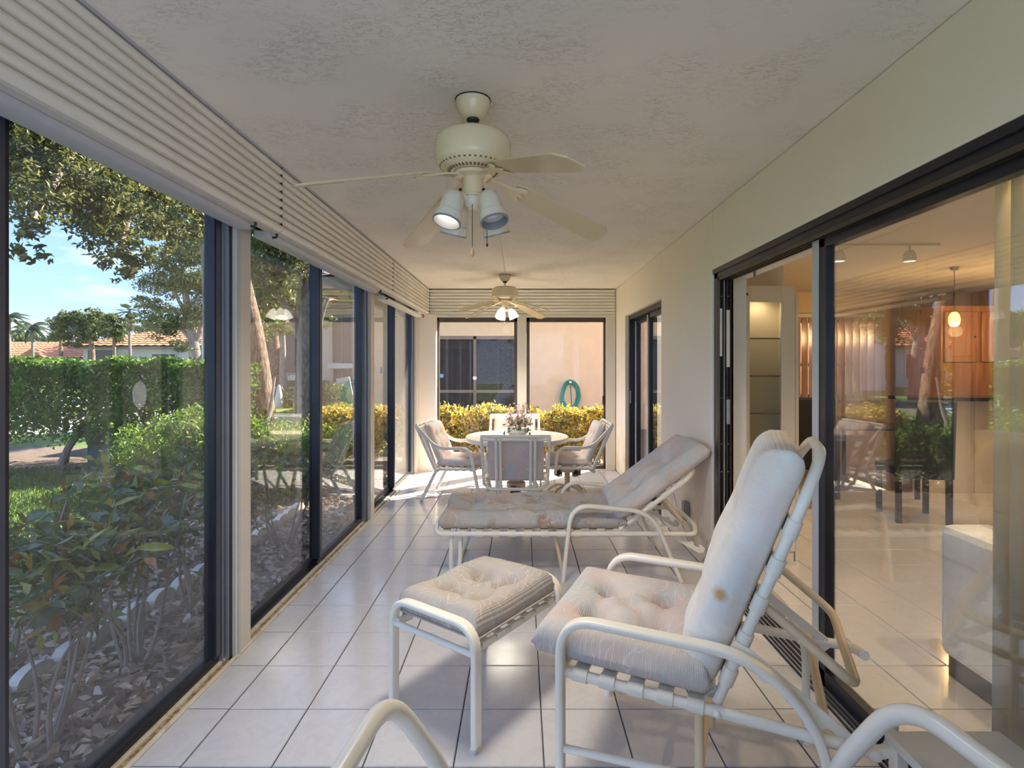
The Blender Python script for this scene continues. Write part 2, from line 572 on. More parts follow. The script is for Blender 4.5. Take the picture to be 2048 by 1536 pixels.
f = t.noise(28, 6, 0.75, None, 0.8)
t.base(t.ramp(f, [(0.3, (0.06, 0.045, 0.036)), (0.5, (0.20, 0.15, 0.12)), (0.7, (0.38, 0.30, 0.25))])).set(0.95)
t.bump(f, 0.9, 0.03)
M['mulch'] = t.m
M['paving'] = plain('pale_driveway', (0.50, 0.50, 0.53), 0.8, 0, 0.12, 1.2)
M['concrete'] = plain('edging_concrete', (0.66, 0.63, 0.58), 0.9, 0, 0.15, 18)
M['cream_stucco'] = plain('cream_house_stucco', (0.68, 0.55, 0.38), 0.9, 0, 0.04, 4)
M['beige_stucco'] = plain('beige_house_stucco', (0.56, 0.51, 0.44), 0.9, 0, 0.05, 2)
M['white_stucco'] = plain('white_house_stucco', (0.70, 0.69, 0.66), 0.9, 0, 0.05, 2)
t = NT('terracotta')
f = t.noise(3, 5, 0.6)
t.base(t.ramp(f, [(0.3, (0.42, 0.15, 0.08)), (0.6, (0.58, 0.24, 0.13)), (0.8, (0.62, 0.33, 0.22))])).set(0.85)
M['terracotta'] = t.m
M['roof_edge'] = plain('roof_fascia', (0.22, 0.18, 0.15), 0.7)
M['dark_win'] = plain('dark_window', (0.045, 0.045, 0.05), 0.15, 0, 0.1)
M['soffit'] = plain('cream_soffit', (0.66, 0.58, 0.44), 0.8)
t = NT('insect_screen')
t.t.nodes.remove(t.b)
tr = t.n('BsdfTransparent')
tr.inputs[0].default_value = (0.50, 0.50, 0.50, 1)
df = t.n('BsdfDiffuse')
df.inputs[0].default_value = (0.16, 0.155, 0.16, 1)
ms = t.n('MixShader')
ms.inputs[0].default_value = 0.22
t.l(tr.outputs[0], ms.inputs[1]); t.l(df.outputs[0], ms.inputs[2]); t.l(ms.outputs[0], t.out.inputs[0])
M['screen'] = t.m
M['hose'] = plain('green_hose', (0.02, 0.26, 0.21), 0.4, 0, 0.1)
M['int_wall'] = plain('warm_cream_interior_paint', (0.74, 0.60, 0.42), 0.8, 0, 0.02)
M['int_white'] = plain('white_interior_paint', (0.78, 0.76, 0.70), 0.6, 0, 0.02)
M['int_ceiling'] = plain('interior_ceiling_paint', (0.72, 0.66, 0.56), 0.9, 0, 0.03)
M['laminate'] = plain('white_laminate', (0.76, 0.72, 0.62), 0.4, 0, 0.02)
M['mirror'] = plain('cabinet_mirror', (0.75, 0.74, 0.68), 0.03, 1.0, 0.01)
t = NT('cabinet_wood')
f = t.noise(4, 5, 0.6, t.scaled((6, 6, 0.6)))
t.base(t.ramp(f, [(0.3, (0.24, 0.10, 0.035)), (0.7, (0.40, 0.19, 0.07))])).set(0.35)
M['wood'] = t.m
M['black_cloth'] = plain('black_upholstery', (0.010, 0.010, 0.011), 0.7, 0, 0.2)
M['black_gloss'] = plain('black_glass', (0.010, 0.010, 0.012), 0.08)
M['sofa'] = plain('white_sofa_fabric', (0.88, 0.88, 0.84), 0.9, 0, 0.05, 30)
t = NT('sheer_curtain')
t.base((0.90, 0.85, 0.68)).set(0.9)
tl = t.n('BsdfTranslucent'); tl.inputs[0].default_value = (0.90, 0.85, 0.68, 1)
ms = t.n('MixShader'); ms.inputs[0].default_value = 0.45
t.l(t.b.outputs[0], ms.inputs[1]); t.l(tl.outputs[0], ms.inputs[2]); t.l(ms.outputs[0], t.out.inputs[0])
M['curtain'] = t.m
M['blind'] = plain('cream_vane', (0.80, 0.66, 0.48), 0.7)
M['pink_wall'] = plain('pink_brick_wall', (0.55, 0.30, 0.24), 0.9, 0, 0.2, 12)
M['drape_brown'] = plain('brown_drape', (0.24, 0.15, 0.10), 0.9, 0, 0.15, 3)
M['porcelain'] = plain('white_porcelain', (0.80, 0.79, 0.77), 0.2)
M['petal_pink'] = leafmat('dried_petal', [(0, (0.55, 0.34, 0.28)), (0.5, (0.74, 0.56, 0.50)), (1, (0.84, 0.78, 0.70))], 0.8, 0.2)
M['silk_leaf'] = leafmat('silk_leaf', [(0, (0.10, 0.14, 0.09)), (1, (0.30, 0.34, 0.22))], 0.6, 0.1)
M['table_top'] = plain('cream_table_laminate', (0.80, 0.72, 0.58), 0.22, 0, 0.03)
M['grey_box'] = plain('grey_metal_box', (0.30, 0.30, 0.31), 0.5, 0.3)
M['paper'] = plain('paper_label', (0.72, 0.68, 0.60), 0.8)
M['sticker_blue'] = plain('blue_sticker', (0.10, 0.35, 0.75), 0.4)
t = NT('faded_decal')
tr = t.n('BsdfTransparent')
ms = t.n('MixShader'); ms.inputs[0].default_value = 0.28
t.base((0.7, 0.7, 0.66))
t.l(tr.outputs[0], ms.inputs[1]); t.l(t.b.outputs[0], ms.inputs[2]); t.l(ms.outputs[0], t.out.inputs[0])
M['decal'] = t.m
M['sticker_white'] = plain('white_sticker', (0.80, 0.80, 0.76), 0.4)
M['green_box'] = plain('dark_green_utility_box', (0.035, 0.06, 0.055), 0.5)
M['spring'] = plain('oiled_spring_steel', (0.16, 0.13, 0.10), 0.4, 0.8)
M['brass'] = plain('brass', (0.55, 0.38, 0.16), 0.3, 0.9)
M['wood_bob'] = plain('wooden_bob', (0.50, 0.32, 0.16), 0.4)
# ================================================================ SETTING
XR, YB, ZC, ZS = 1.27, 7.30, 2.445, 2.098
TS = 0.32

def frustum_tile(s, th=0.012, b=0.003, g=0.005):
    h = s / 2 - g / 2
    m = MB()
    m.add([(-h, -h, -th), (h, -h, -th), (h, h, -th), (-h, h, -th), (-h, -h, -b), (h, -h, -b), (h, h, -b), (-h, h, -b),
           (-h + b, -h + b, 0), (h - b, -h + b, 0), (h - b, h - b, 0), (-h + b, h - b, 0)],
          [(0, 1, 5, 4), (1, 2, 6, 5), (2, 3, 7, 6), (3, 0, 4, 7), (4, 5, 9, 8), (5, 6, 10, 9), (6, 7, 11, 10), (7, 4, 8, 11), (8, 9, 10, 11)])
    return m.mesh('tile', M['tile'])
tile_me = frustum_tile(TS)
def tiled_floor(slab, xs, ys, keep):
    fl = MB().box(*slab).build('floor', M['grout'])
    tag(fl, kind='structure')
    rest = MB()
    h = TS / 2 - 0.0025
    for ix in xs:
        for iy in ys:
            x, y = 0.08 + TS * (ix + 0.5), 1.902 + TS * (iy + 0.5)
            k = keep(x, y)
            if k == 1:
                link('tile', tile_me, fl, (x, y, 0))
            elif k == 2:
                rest.box(x - h, y - h, -0.01, x + h, y + h, 0)
    if rest.v:
        tag(rest.build('tile_field', M['tile'], fl), kind='stuff')
    return fl
# porch floor: tile joints at X = 0.08 + 0.32k, Y = 1.902 + 0.32k
fl = tiled_floor((-1.37, -1.7, -0.06, 1.30, 7.42, -0.005), range(-5, 4), range(-11, 18),
                 lambda x, y: 0 if (x < -1.3 or x > 1.2 or y > 7.3) else (1 if y > 1.5 else 2))
# cut tiles along the left track and along the right wall
for iy in range(-1, 17):
    y = 1.902 + TS * (iy + 0.5)
    for x0, x1 in ((-1.368, -1.2025), (1.0425, 1.268)):
        if x0 > 0: x0, x1 = 1.0425, 1.2685
        MB().box(x0, y - TS / 2 + 0.0025, -0.012, x1, y + TS / 2 - 0.0025, 0).build('tile', M['tile'], fl)
# living room floor
tiled_floor((1.30, -1.7, -0.06, 7.2, 7.7, -0.005), range(4, 23), range(-3, 18),
            lambda x, y: 0 if (x < 1.45 or x > 7.1 or y > 7.6) else (1 if (y > 1.3 and x < 1.5 + 0.62 * y) else 2))

ce = MB().box(-1.56, -1.7, ZC, 1.42, 7.45, ZC + 0.1).build('ceiling', M['ceiling'])
tag(ce, kind='structure')
tag(MB().box(-1.62, -4.5, ZC + 0.1, 10, 7.6, 5.2).build('upper_storey', M['beige_stucco']), kind='structure')

# right wall with the big sliding door opening and the far one
w = MB()
T0, T1 = XR, XR + 0.15
w.box(T0, -1.7, 0, T1, -0.3, ZC)
w.box(T0, -0.3, 2.046, T1, 3.607, ZC)
w.box(T0, 3.607, 0, T1, 4.92, ZC)
w.box(T0, 4.92, 2.02, T1, 6.64, ZC)
w.box(T0, 6.64, 0, T1, 7.45, ZC)
tag(w.build('wall_right', M['wall'], bevel=0.008), kind='structure')
# left header beam above the glazing, and the far wall's frame
tag(MB().box(-1.56, -1.7, ZS + 0.122, -1.30, 7.45, ZC).build('wall_left', M['beam']), kind='structure')
w = MB()
w.box(-1.30, YB + 0.04, ZS + 0.005, 1.27, 7.45, ZC)
w.box(-1.56, 7.21, 0, -1.14, 7.45, ZS - 0.004)
w.box(1.15, 7.315, 0, 1.27, 7.45, ZS - 0.004)
tag(w.build('wall_back', M['wall']), kind='structure')
tag(MB().box(-1.30, -1.7, ZS - 0.008, -1.252, 7.29, ZS - 0.001).build('trim_shutter_soffit', M['trim_white']), kind='structure')
tag(MB().box(-0.058, 7.26, 0, 0.067, 7.45, ZS + 0.004).build('trim_mullion', M['trim_white'], bevel=0.005), kind='structure')
tag(MB().box(1.135, 7.27, 0, 1.262, 7.31, ZS).build('trim_jamb', M['trim_white'], bevel=0.005), kind='structure')
tag(MB().box(-1.26, 7.275, 2.06, 1.265, 7.31, ZS + 0.004).build('trim_head', M['trim_white'], bevel=0.004), kind='structure')

# ---- white posts between the left windows
POSTS = [(-1.86, -1.72), (0.36, 0.50), (2.61, 2.75), (4.90, 5.06), (7.03, 7.2)]
for k, (a, b) in enumerate(POSTS):
    m = MB().box(-1.53, a, 0, -1.375, b, ZS + 0.12)
    o = m.build('trim_post', M['trim_white'], bevel=0.004)
    tag(o, kind='structure')
    MB().box(-1.3735, a + 0.012, 0.0, -1.371, a + 0.03, ZS).build('post_seam', M['bar'], o)

# ---- left windows: outer frame, two sashes, panes
def left_window(n, a, b):
    root = empty('window_%d' % n, (0, 0, 0), kind='structure')
    f = MB()
    f.box(-1.51, a, 0, -1.432, b, 0.022)
    f.box(-1.51, a, 2.19, -1.40, b, ZS + 0.12)
    f.box(-1.51, a, 0, -1.395, a + 0.02, ZS + 0.12)
    f.box(-1.51, b - 0.02, 0, -1.395, b, ZS + 0.12)
    f.build('outer_frame', M['bronze'], root)
    g = MB()
    for y in (a + 0.02, b - 0.032):
        g.box(-1.425, y, 0, -1.398, y + 0.012, ZS + 0.11)
    for y in (a + 0.045, b - 0.057):
        g.box(-1.44, y, 0, -1.41, y + 0.006, ZS + 0.11)
    g.build('jamb_channel', M['bright_metal'], root)
    c = (a + b) / 2 - (0.08 if n == 2 else 0)
    if n == 1: return root          # unseen window, left without sashes to let in more daylight
    for k, (y0, y1, x) in enumerate(((a + 0.06, c + 0.045, -1.478), (c - 0.045, b - 0.06, -1.445))):
        s = MB()
        t = 0.018
        s.box(x - t, y0, 0.008, x + t, y1, 0.058)
        s.box(x - t, y0, 2.16, x + t, y1, 2.21)
        s.box(x - t, y0, 0.05, x + t * 1.6, y0 + 0.065, 2.2)
        s.box(x - t, y1 - 0.055, 0.05, x + t * 1.6, y1, 2.2)
        so_ = s.build('sash', M['bronze'], root)
        e = MB()
        e.box(x + t * 1.6, y0 + 0.014, 0.06, x + t * 1.6 + 0.004, y0 + 0.05, 2.16)
        e.box(x + t * 1.6, y1 - 0.045, 0.06, x + t * 1.6 + 0.004, y1 - 0.012, 2.16)
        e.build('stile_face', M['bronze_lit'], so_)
        MB().box(x - 0.003, y0 + 0.06, 0.055, x + 0.003, y1 - 0.05, 2.165).build('pane', M['glass'], so_)
    return root
WINS = [(-1.72, 0.36), (0.50, 2.61), (2.75, 4.90), (5.06, 7.03)]
for k, (a, b) in enumerate(WINS):
    wr = left_window(k + 1, a, b)
    if k == 3:
        for ch in wr.children:
            if ch.name.startswith('sash'):
                last = ch
        MB().prism([(0.035 * math.cos(i * PI / 8), 0.035 * math.sin(i * PI / 8)) for i in range(16)], 0, 0.002, 'x').build('round_sticker', M['sticker_blue'], wr, loc=(-1.44, 5.55, 1.36))
    if k == 1:
        MB().prism([(0.038 * math.cos(i * PI / 8), 0.05 * math.sin(i * PI / 8)) for i in range(16)], 0, 0.002, 'x').build('round_sticker', M['decal'], wr, loc=(-1.441, 2.04, 1.30))

# ---- sill track along the left: cream lip, rusty channel, white rail
tag(MB().box(-1.388, -1.7, -0.02, -1.37, 7.21, 0.010).build('trim_sill_lip', M['sill'], bevel=0.003), kind='structure')
tag(MB().box(-1.412, -1.7, -0.02, -1.388, 7.21, 0.002).build('trim_sill_channel', M['rust']), kind='structure')
tag(MB().box(-1.434, -1.7, -0.02, -1.412, 7.21, 0.014).build('trim_sill_rail', M['sill'], bevel=0.003), kind='structure')
tag(MB().box(-1.56, -1.7, -0.3, -1.434, 7.45, -0.001).build('trim_sill_base', M['bronze']), kind='structure')

# ---- folded roll shutters: 8 horizontal ribs per panel
def slat_profile(z0, h, d):
    o = []
    for k in range(7):
        t = k / 6
        o.append((d * (math.sin(PI * t) ** 0.7) , z0 + h * t))
    return [(-0.006, z0)] + o + [(-0.006, z0 + h)]
def shutter(name, axis, a, b, face, n, label):
    """axis 'y': ribs run along Y on the left; axis 'x': along X on the far wall"""
    root = empty(name, (face, (a + b) / 2, ZS) if axis == 'y' else ((a + b) / 2, face, ZS), label=label, cat='shutter', group='ribbed roll shutters above the windows')
    h = (ZC - 0.012 - ZS) / n
    L = (b - a) / 2
    m = MB()
    pr = slat_profile(0, h * 0.985, 0.018)
    if axis == 'y':
        m.add([(p[0], -L, p[1]) for p in pr] + [(p[0], L, p[1]) for p in pr],
              [tuple(range(len(pr))), tuple(range(len(pr), 2 * len(pr)))] + [(i, (i + 1) % len(pr), len(pr) + (i + 1) % len(pr), len(pr) + i) for i in range(len(pr))])
    else:
        m.add([(-L, -p[0], p[1]) for p in pr] + [(L, -p[0], p[1]) for p in pr],
              [tuple(range(len(pr))), tuple(range(len(pr), 2 * len(pr)))] + [(i, (i + 1) % len(pr), len(pr) + (i + 1) % len(pr), len(pr) + i) for i in range(len(pr))])
    me = m.mesh('slat', M['slat'], smooth=50)
    for k in range(n):
        link('slat', me, root, (0, 0, k * h))
    e = MB()
    H = ZC - 0.012 - ZS
    if axis == 'y':
        e.box(-0.012, -L, 0, -0.005, L, H)
        for k in range(n):
            for yy in ((L - 0.002,) if b < 7.2 else ()):
                e.box(-0.002, yy, k * h + h * 0.80, 0.012, yy + 0.009, k * h + h * 1.1)
    else:
        e.box(-L, 0.005, 0, L, 0.012, H)
        for k in range(n):
            e.box(-L + 0.002, -0.016, k * h + h * 0.8, -L + 0.012, -0.002, k * h + h * 1.1)
    e.build('backing', M['black'], root)
    return root
for a, b, lb in ((-1.69, 2.795, 'longest ribbed white shutter over the nearest big left window'), (2.805, 5.225, 'ribbed white shutter panel over the second left window behind the fan blade'),
                 (5.235, 7.262, 'ribbed white shutter panel over the last left window, meeting the far corner')):
    shutter('roll_shutter', 'y', a, b, -1.25, 8, lb)
shutter('roll_shutter', 'x', -1.246, 1.262, 7.292, 8, 'ribbed white shutter across the far end wall above two windows')
# shadow gap trim at the ceiling
tag(MB().box(-1.262, -1.7, ZC - 0.012, -1.238, 7.29, ZC).build('trim_ceiling', M['bar']), kind='structure')

# ---- rounded bottom bars under the shutters, each with two black hooks
for k, (a, b) in enumerate(WINS):
    z1, mt = (ZS + 0.002, M['bar']) if k < 3 else (ZS - 0.03, M['bar_cream'])
    lab = ['grey rounded shutter bar over the window behind the viewer', 'long grey rounded shutter bar over the nearest left window',
           'grey rounded shutter bar over the second left window', 'cream rounded shutter bar hanging lower over the farthest left window'][k]
    pr = [(-1.365, z1 - 0.036), (-1.30, z1 - 0.036), (-1.288, z1 - 0.028), (-1.284, z1 - 0.014), (-1.29, z1 - 0.002), (-1.365, z1)]
    m = MB()
    n = len(pr)
    y0, y1 = a + 0.012, b - 0.012
    m.add([(p[0], y0, p[1]) for p in pr] + [(p[0], y1, p[1]) for p in pr], [tuple(range(n)), tuple(range(n, 2 * n))] + [(i, (i + 1) % n, n + (i + 1) % n, n + i) for i in range(n)])
    o = m.build('shutter_bar', mt, smooth=35)
    tag(o, lab, 'shutter bar')
    for y in (y0 + 0.03, y1 - 0.03):
        MB().tube(fillet([(-1.296, y, z1 - 0.004), (-1.262, y, z1 - 0.002), (-1.262, y, z1 - 0.03), (-1.285, y, z1 - 0.03)], 0.01, 4), 0.006, 6).build('hook', M['black'], o, smooth=True)

# ---- far wall windows
def back_window(n, x0, x1, gl, handle):
    root = empty('window_%d' % n, (0, 0, 0), kind='structure')
    f = MB()
    y0, y1 = 7.32, 7.40
    f.box(x0, y0, 0, x0 + 0.055, y1, 2.06)
    f.box(x1 - 0.055, y0, 0, x1, y1, 2.06)
    f.box(x0, y0, 2.0, x1, y1, 2.06)
    f.box(x0, y0, 0, x1, y1, 0.05)
    f.build('frame', M['brown_frame'], root, bevel=0.004)
    MB().box(x0 + 0.05, 7.355, 0.045, x1 - 0.05, 7.361, 2.005).build('pane', gl, root)
    if handle:
        MB().box(x1 - 0.075, 7.30, 0.88, x1 - 0.045, 7.325, 1.0).build('handle', M['black'], root, bevel=0.004)
    else:
        MB().box(x0 + 0.012, 7.30, 0.72, x0 + 0.04, 7.322, 1.12).build('handle', M['black'], root, bevel=0.004)
    return root
bw = back_window(5, -1.17, -0.045, M['glass_back'], False)
back_window(6, 0.055, 1.17, M['glass_back'], True)
disc = [(0.027 * math.cos(i * PI / 8), 0.027 * math.sin(i * PI / 8)) for i in range(16)]
MB().prism(disc, 0, 0.002, 'y').build('round_sticker', M['sticker_blue'], bw, loc=(-1.085, 7.352, 1.27))
MB().prism(disc, 0, 0.002, 'y').build('round_sticker', M['sticker_white'], bw, loc=(-0.635, 7.352, 1.24))
tag(MB().box(-1.14, 7.29, -0.01, 1.15, 7.45, 0.012).build('trim_far_sill', M['sill'], bevel=0.003), kind='structure')

# ---- big sliding door into the living room
d = empty('door_1', (0, 0, 0), kind='structure')
f = MB()
f.box(1.285, -0.3, 1.985, 1.37, 3.607, 2.046)
f.box(1.285, 3.545, 0, 1.37, 3.607, 2.046)
f.box(1.274, -0.3, 2.015, 1.285, 3.607, 2.046)
f.build('frame', M['bronze'], d)
f = MB()
for x in (1.287, 1.31, 1.335, 1.36):
    f.box(x, -0.3, 1.965, x + 0.006, 3.545, 1.99)
    f.box(x, 3.52, 0.02, x + 0.006, 3.548, 1.99)
f.build('head_rail', M['brown_frame'], d)
MB().box(1.316, 3.515, 0.0, 1.322, 3.56, 1.97).build('jamb_strip', M['bright_metal'], d)
# floor track
f = MB()
f.box(1.262, -0.3, -0.02, 1.40, 3.56, 0.004)
f.build('track', M['bronze'], d)
f = MB()
for x in (1.268, 1.288, 1.311, 1.337, 1.365, 1.39):
    f.box(x, -0.3, 0, x + 0.005, 3.55, 0.014)
f.build('track_rail', M['bright_metal'], d)
# fixed/sliding leaf: glass from Y=2.42 towards the viewer
def leaf(x, y0, y1, d, gl, zt=1.985):
    s = MB()
    s.box(x, y1 - 0.10, 0.012, x + 0.045, y1, zt)
    s.box(x, y0, 0.012, x + 0.045, y0 + 0.06, zt)
    s.box(x, y0, 0.012, x + 0.045, y1, 0.085)
    s.box(x, y0, zt - 0.06, x + 0.045, y1, zt)
    o = s.build('sash', M['bronze'], d, bevel=0.003)
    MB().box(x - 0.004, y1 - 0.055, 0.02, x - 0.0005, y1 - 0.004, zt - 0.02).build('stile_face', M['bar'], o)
    MB().box(x + 0.02, y0 + 0.05, 0.08, x + 0.026, y1 - 0.095, zt - 0.055).build('pane', gl, o)
    return o
leaf(1.315, 0.35, 2.445, d, M['glass_door'])
leaf(1.345, -0.28, 1.0, d, M['glass_door'])
for z0, z1, y in ((1.47, 1.78, 3.512), (1.40, 1.77, 3.505)):
    MB().box(1.289 if y > 3.51 else 1.328, y, z0, 1.303 if y > 3.51 else 1.350, y + 0.003, z1).build('paper_label', M['paper'], d)
MB().box(1.328, 3.50, 1.03, 1.350, 3.512, 1.19).build('latch_plate', M['bright_metal'], d, bevel=0.002)
f = MB()
for z in (0.25, 0.72, 0.9, 1.2, 1.86):
    for x in (1.30, 1.342):
        f.lathe([(0.004, 0), (0.004, 0.003)], 8, (0, 0, 0))
        f.v[-16:] = [(x + p[0], 3.516 - p[2], z + p[1]) for p in f.v[-16:]]
f.build('screw', M['bright_metal'], d)

# far sliding door in the right wall
d2 = empty('door_2', (0, 0, 0), kind='structure')
f = MB()
f.box(1.315, 4.92, 1.965, 1.42, 6.64, 2.02)
f.box(1.315, 6.585, 0, 1.42, 6.64, 2.02)
f.box(1.315, 4.92, 0, 1.42, 4.96, 2.02)
f.box(1.29, 4.92, 0, 1.42, 6.64, 0.03)
f.build('frame', M['bronze'], d2)
leaf(1.385, 5.70, 6.58, d2, M['glass_door'], 1.97)
leaf(1.345, 4.96, 5.79, d2, M['glass_door'], 1.97)
MB().box(1.318, 6.572, 0.95, 1.33, 6.585, 1.10).build('latch_plate', M['bright_metal'], d2, bevel=0.002)

# ---- living room shell
tag(MB().box(1.42, -1.7, ZC, 7.3, 7.7, ZC + 0.1).build('ceiling', M['int_ceiling']), kind='structure')
w = MB()
w.box(1.9, 7.6, 0, 3.84, 7.7, ZC)
w.box(3.84, 7.6, 0, 5.0, 7.7, 0.95)
w.box(3.84, 7.6, 2.06, 5.0, 7.7, ZC)
w.box(5.0, 7.6, 0, 7.2, 7.7, ZC)
tag(w.build('wall_north', M['int_wall']), kind='structure')
tag(MB().box(7.1, -1.7, 0, 7.2, 7.7, ZC).build('wall_east', M['int_wall']), kind='structure')
tag(MB().box(1.42, -1.8, 0, 7.2, -1.7, ZC).build('wall_south', M['int_wall']), kind='structure')
w = MB()
w.box(1.372, 3.607, 0, 1.50, 3.80, ZC)
w.box(1.43, 4.10, 0, 1.985, 4.20, ZC)
w.box(1.90, 4.2, 0, 1.985, 7.6, ZC)
tag(w.build('wall_partition', M['int_white']), kind='structure')
# ================================================================ FURNITURE
RG = ridge(0.046, 0.026)      # broad furniture extrusion (a = across the face, b = thickness)
RGs = ridge(0.034, 0.022)

def cushion(lx, ly, th, nx=26, ny=26, buttons=(), edge=0.05, dimple=0.55, seed=0, puff=0.25, wr=0.006):
    """stuffed cushion lying on z=0: rounded edge, tufted dimples at the buttons (u, v in metres from the centre)"""
    r = random.Random(seed)
    ph = [(r.uniform(4, 14), r.uniform(4, 14), r.uniform(0, 6.3), r.uniform(0.4, 1)) for _ in range(7)]
    def wr_(x, y, k):
        s = 0
        for a, b, c, d in ph:
            s += math.sin(a * x * 1.8 + b * y * (1.5 if k else 1.1) + c + k) * d
        return s / 4
    def prof(d):
        d = max(0.0, min(1.0, d / edge))
        return math.sqrt(max(0, 1 - (1 - d) ** 2))
    vs, fs = [], []
    def H(x, y):
        d = min(lx / 2 - abs(x), ly / 2 - abs(y))
        e = prof(d)
        base = 0.5 + 0.5 * e
        cx, cy = 1 - (2 * x / lx) ** 2, 1 - (2 * y / ly) ** 2
        h = base * (1 - puff + puff * max(0, cx) ** 0.5 * max(0, cy) ** 0.5)
        for bx, by in buttons:
            q = ((x - bx) ** 2 + (y - by) ** 2)
            h -= dimple * 0.62 * math.exp(-q / (2 * 0.030 ** 2)) + dimple * 0.42 * math.exp(-q / (2 * 0.075 ** 2))
        # creases joining neighbouring buttons
        for i in range(len(buttons)):
            for j in range(i + 1, len(buttons)):
                (ax, ay), (bx, by) = buttons[i], buttons[j]
                L2 = (bx - ax) ** 2 + (by - ay) ** 2
                if L2 > 0.34 ** 2: continue
                t = max(0, min(1, ((x - ax) * (bx - ax) + (y - ay) * (by - ay)) / L2))
                q = (x - ax - t * (bx - ax)) ** 2 + (y - ay - t * (by - ay)) ** 2
                h -= dimple * 0.26 * math.exp(-q / (2 * 0.020 ** 2))
        return max(0.12, h)
    us = [-1 + 2 * i / nx for i in range(nx + 1)]
    warp = lambda u: math.copysign(abs(u) ** 0.8, u)
    xs = [warp(u) * lx / 2 for u in us]
    ys = [warp(-1 + 2 * j / ny) * ly / 2 for j in range(ny + 1)]
    for j, y in enumerate(ys):
        for i, x in enumerate(xs):
            k = 1 - 0.02 * math.sin(9 * y + seed) if abs(x) > lx * 0.45 else 1
            vs.append((x * k, y, th * H(x, y) + wr_(x, y, 0) * wr))
    off = len(vs)
    for j, y in enumerate(ys):
        for i, x in enumerate(xs):
            d = min(lx / 2 - abs(x), ly / 2 - abs(y))
            e = prof(d)
            vs.append((x, y, th * 0.30 * (1 - e)))
    n = nx + 1
    for j in range(ny):
        for i in range(nx):
            a = j * n + i
            fs.append((a, a + 1, a + n + 1, a + n))
            fs.append((off + a, off + a + n, off + a + n + 1, off + a + 1))
    for i in range(nx):
        a, b = i, ny * n + i
        fs.append((a, off + a, off + a + 1, a + 1))
        fs.append((b, b + 1, off + b + 1, off + b))
    for j in range(ny):
        a, b = j * n, j * n + nx
        fs.append((a, a + n, off + a + n, off + a))
        fs.append((b, off + b, off + b + n, b + n))
    m = MB()
    m.add(vs, fs)
    return m, H
def add_cushion(name, parent, mat, lx, ly, th, buttons=(), mtx=None, label=None, back_buttons=False, **kw):
    m, H = cushion(lx, ly, th, buttons=buttons, **kw)
    o = m.build(name, mat, parent, smooth=80)
    if mtx is not None:
        o.matrix_local = mtx
    if label: o['label'] = label
    bm_ = MB()
    for bx, by in buttons:
        bm_.ball((0, 0, 0), (0.013, 0.013, 0.006), 10, 4)
    if buttons:
        b0 = MB().ball((0, 0, 0), (0.013, 0.013, 0.007), 10, 4).mesh('button', M['button'], True)
        for bx, by in buttons:
            link('button', b0, o, (bx, by, th * H(bx, by) + 0.004))
            if back_buttons: link('button', b0, o, (bx, by, -0.003))
    return o
def frame_mtx(origin, ux, uz):
    """matrix whose x axis is ux and z axis is uz"""
    x = Vector(ux).normalized(); z = Vector(uz); z = (z - x * z.dot(x)).normalized(); y = z.cross(x)
    m = Matrix((x, y, z)).transposed().to_4x4()
    m.translation = Vector(origin)
    return m

# ---------------------------------------------------------------- ottoman
def ottoman():
    r = empty('ottoman', (-0.18, 2.345, 0), math.radians(53.8), 'low cream tubular ottoman with tufted grey print cushion', 'ottoman')
    hx, hy, zt = 0.285, 0.225, 0.447
    for s in (-1, 1):
        x = s * hx
        path = fillet([(x, -hy, 0.012), (x, -hy, zt), (x, hy, zt), (x, hy, 0.012)], 0.10, 9)
        MB().sweep(path, RG, up=(0, 0, 1) if False else (0, 1, 0)).build('leg_hoop', M['enamel'], r, smooth=35)
        MB().tube([(x, -hy, 0.345), (x, hy, 0.345)], 0.013, 10).build('stretcher', M['enamel'], r, smooth=True)
        for y in (-hy, hy):
            MB().box(x - 0.022, y - 0.013, 0, x + 0.022, y + 0.013, 0.014).build('foot_cap', M['trim_white'], r)
    for y in (-hy + 0.02, hy - 0.02):
        MB().tube([(-hx, y, 0.352), (hx, y, 0.352)], 0.014, 10).build('side_rail', M['enamel'], r, smooth=True)
    for k in range(6):
        x = -0.22 + k * 0.088
        m = MB()
        m.sweep([(x, -hy + 0.002, 0.352), (x, -hy + 0.004, 0.372), (x, 0, 0.374), (x, hy - 0.004, 0.372), (x, hy - 0.002, 0.352), (x, hy - 0.02, 0.332)],
                [(-0.022, -0.0015), (0.022, -0.0015), (0.022, 0.0015), (-0.022, 0.0015)], up=(0, -1, 0))
        m.build('strap', M['strap'], r)
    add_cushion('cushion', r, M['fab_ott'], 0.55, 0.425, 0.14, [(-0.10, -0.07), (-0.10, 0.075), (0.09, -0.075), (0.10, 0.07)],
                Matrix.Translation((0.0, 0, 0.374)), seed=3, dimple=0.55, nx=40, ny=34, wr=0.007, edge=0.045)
    MB().sweep(fillet([(-0.27, -0.218, 0.395), (0.27, -0.218, 0.397), (0.27, 0.218, 0.397), (-0.27, 0.218, 0.395), (-0.27, -0.218, 0.395)], 0.03, 4), [(0.004 * math.cos(k * PI / 3), 0.004 * math.sin(k * PI / 3)) for k in range(6)]).build('piping', M['fab_ott'], r, smooth=True)
    return r
ottoman()

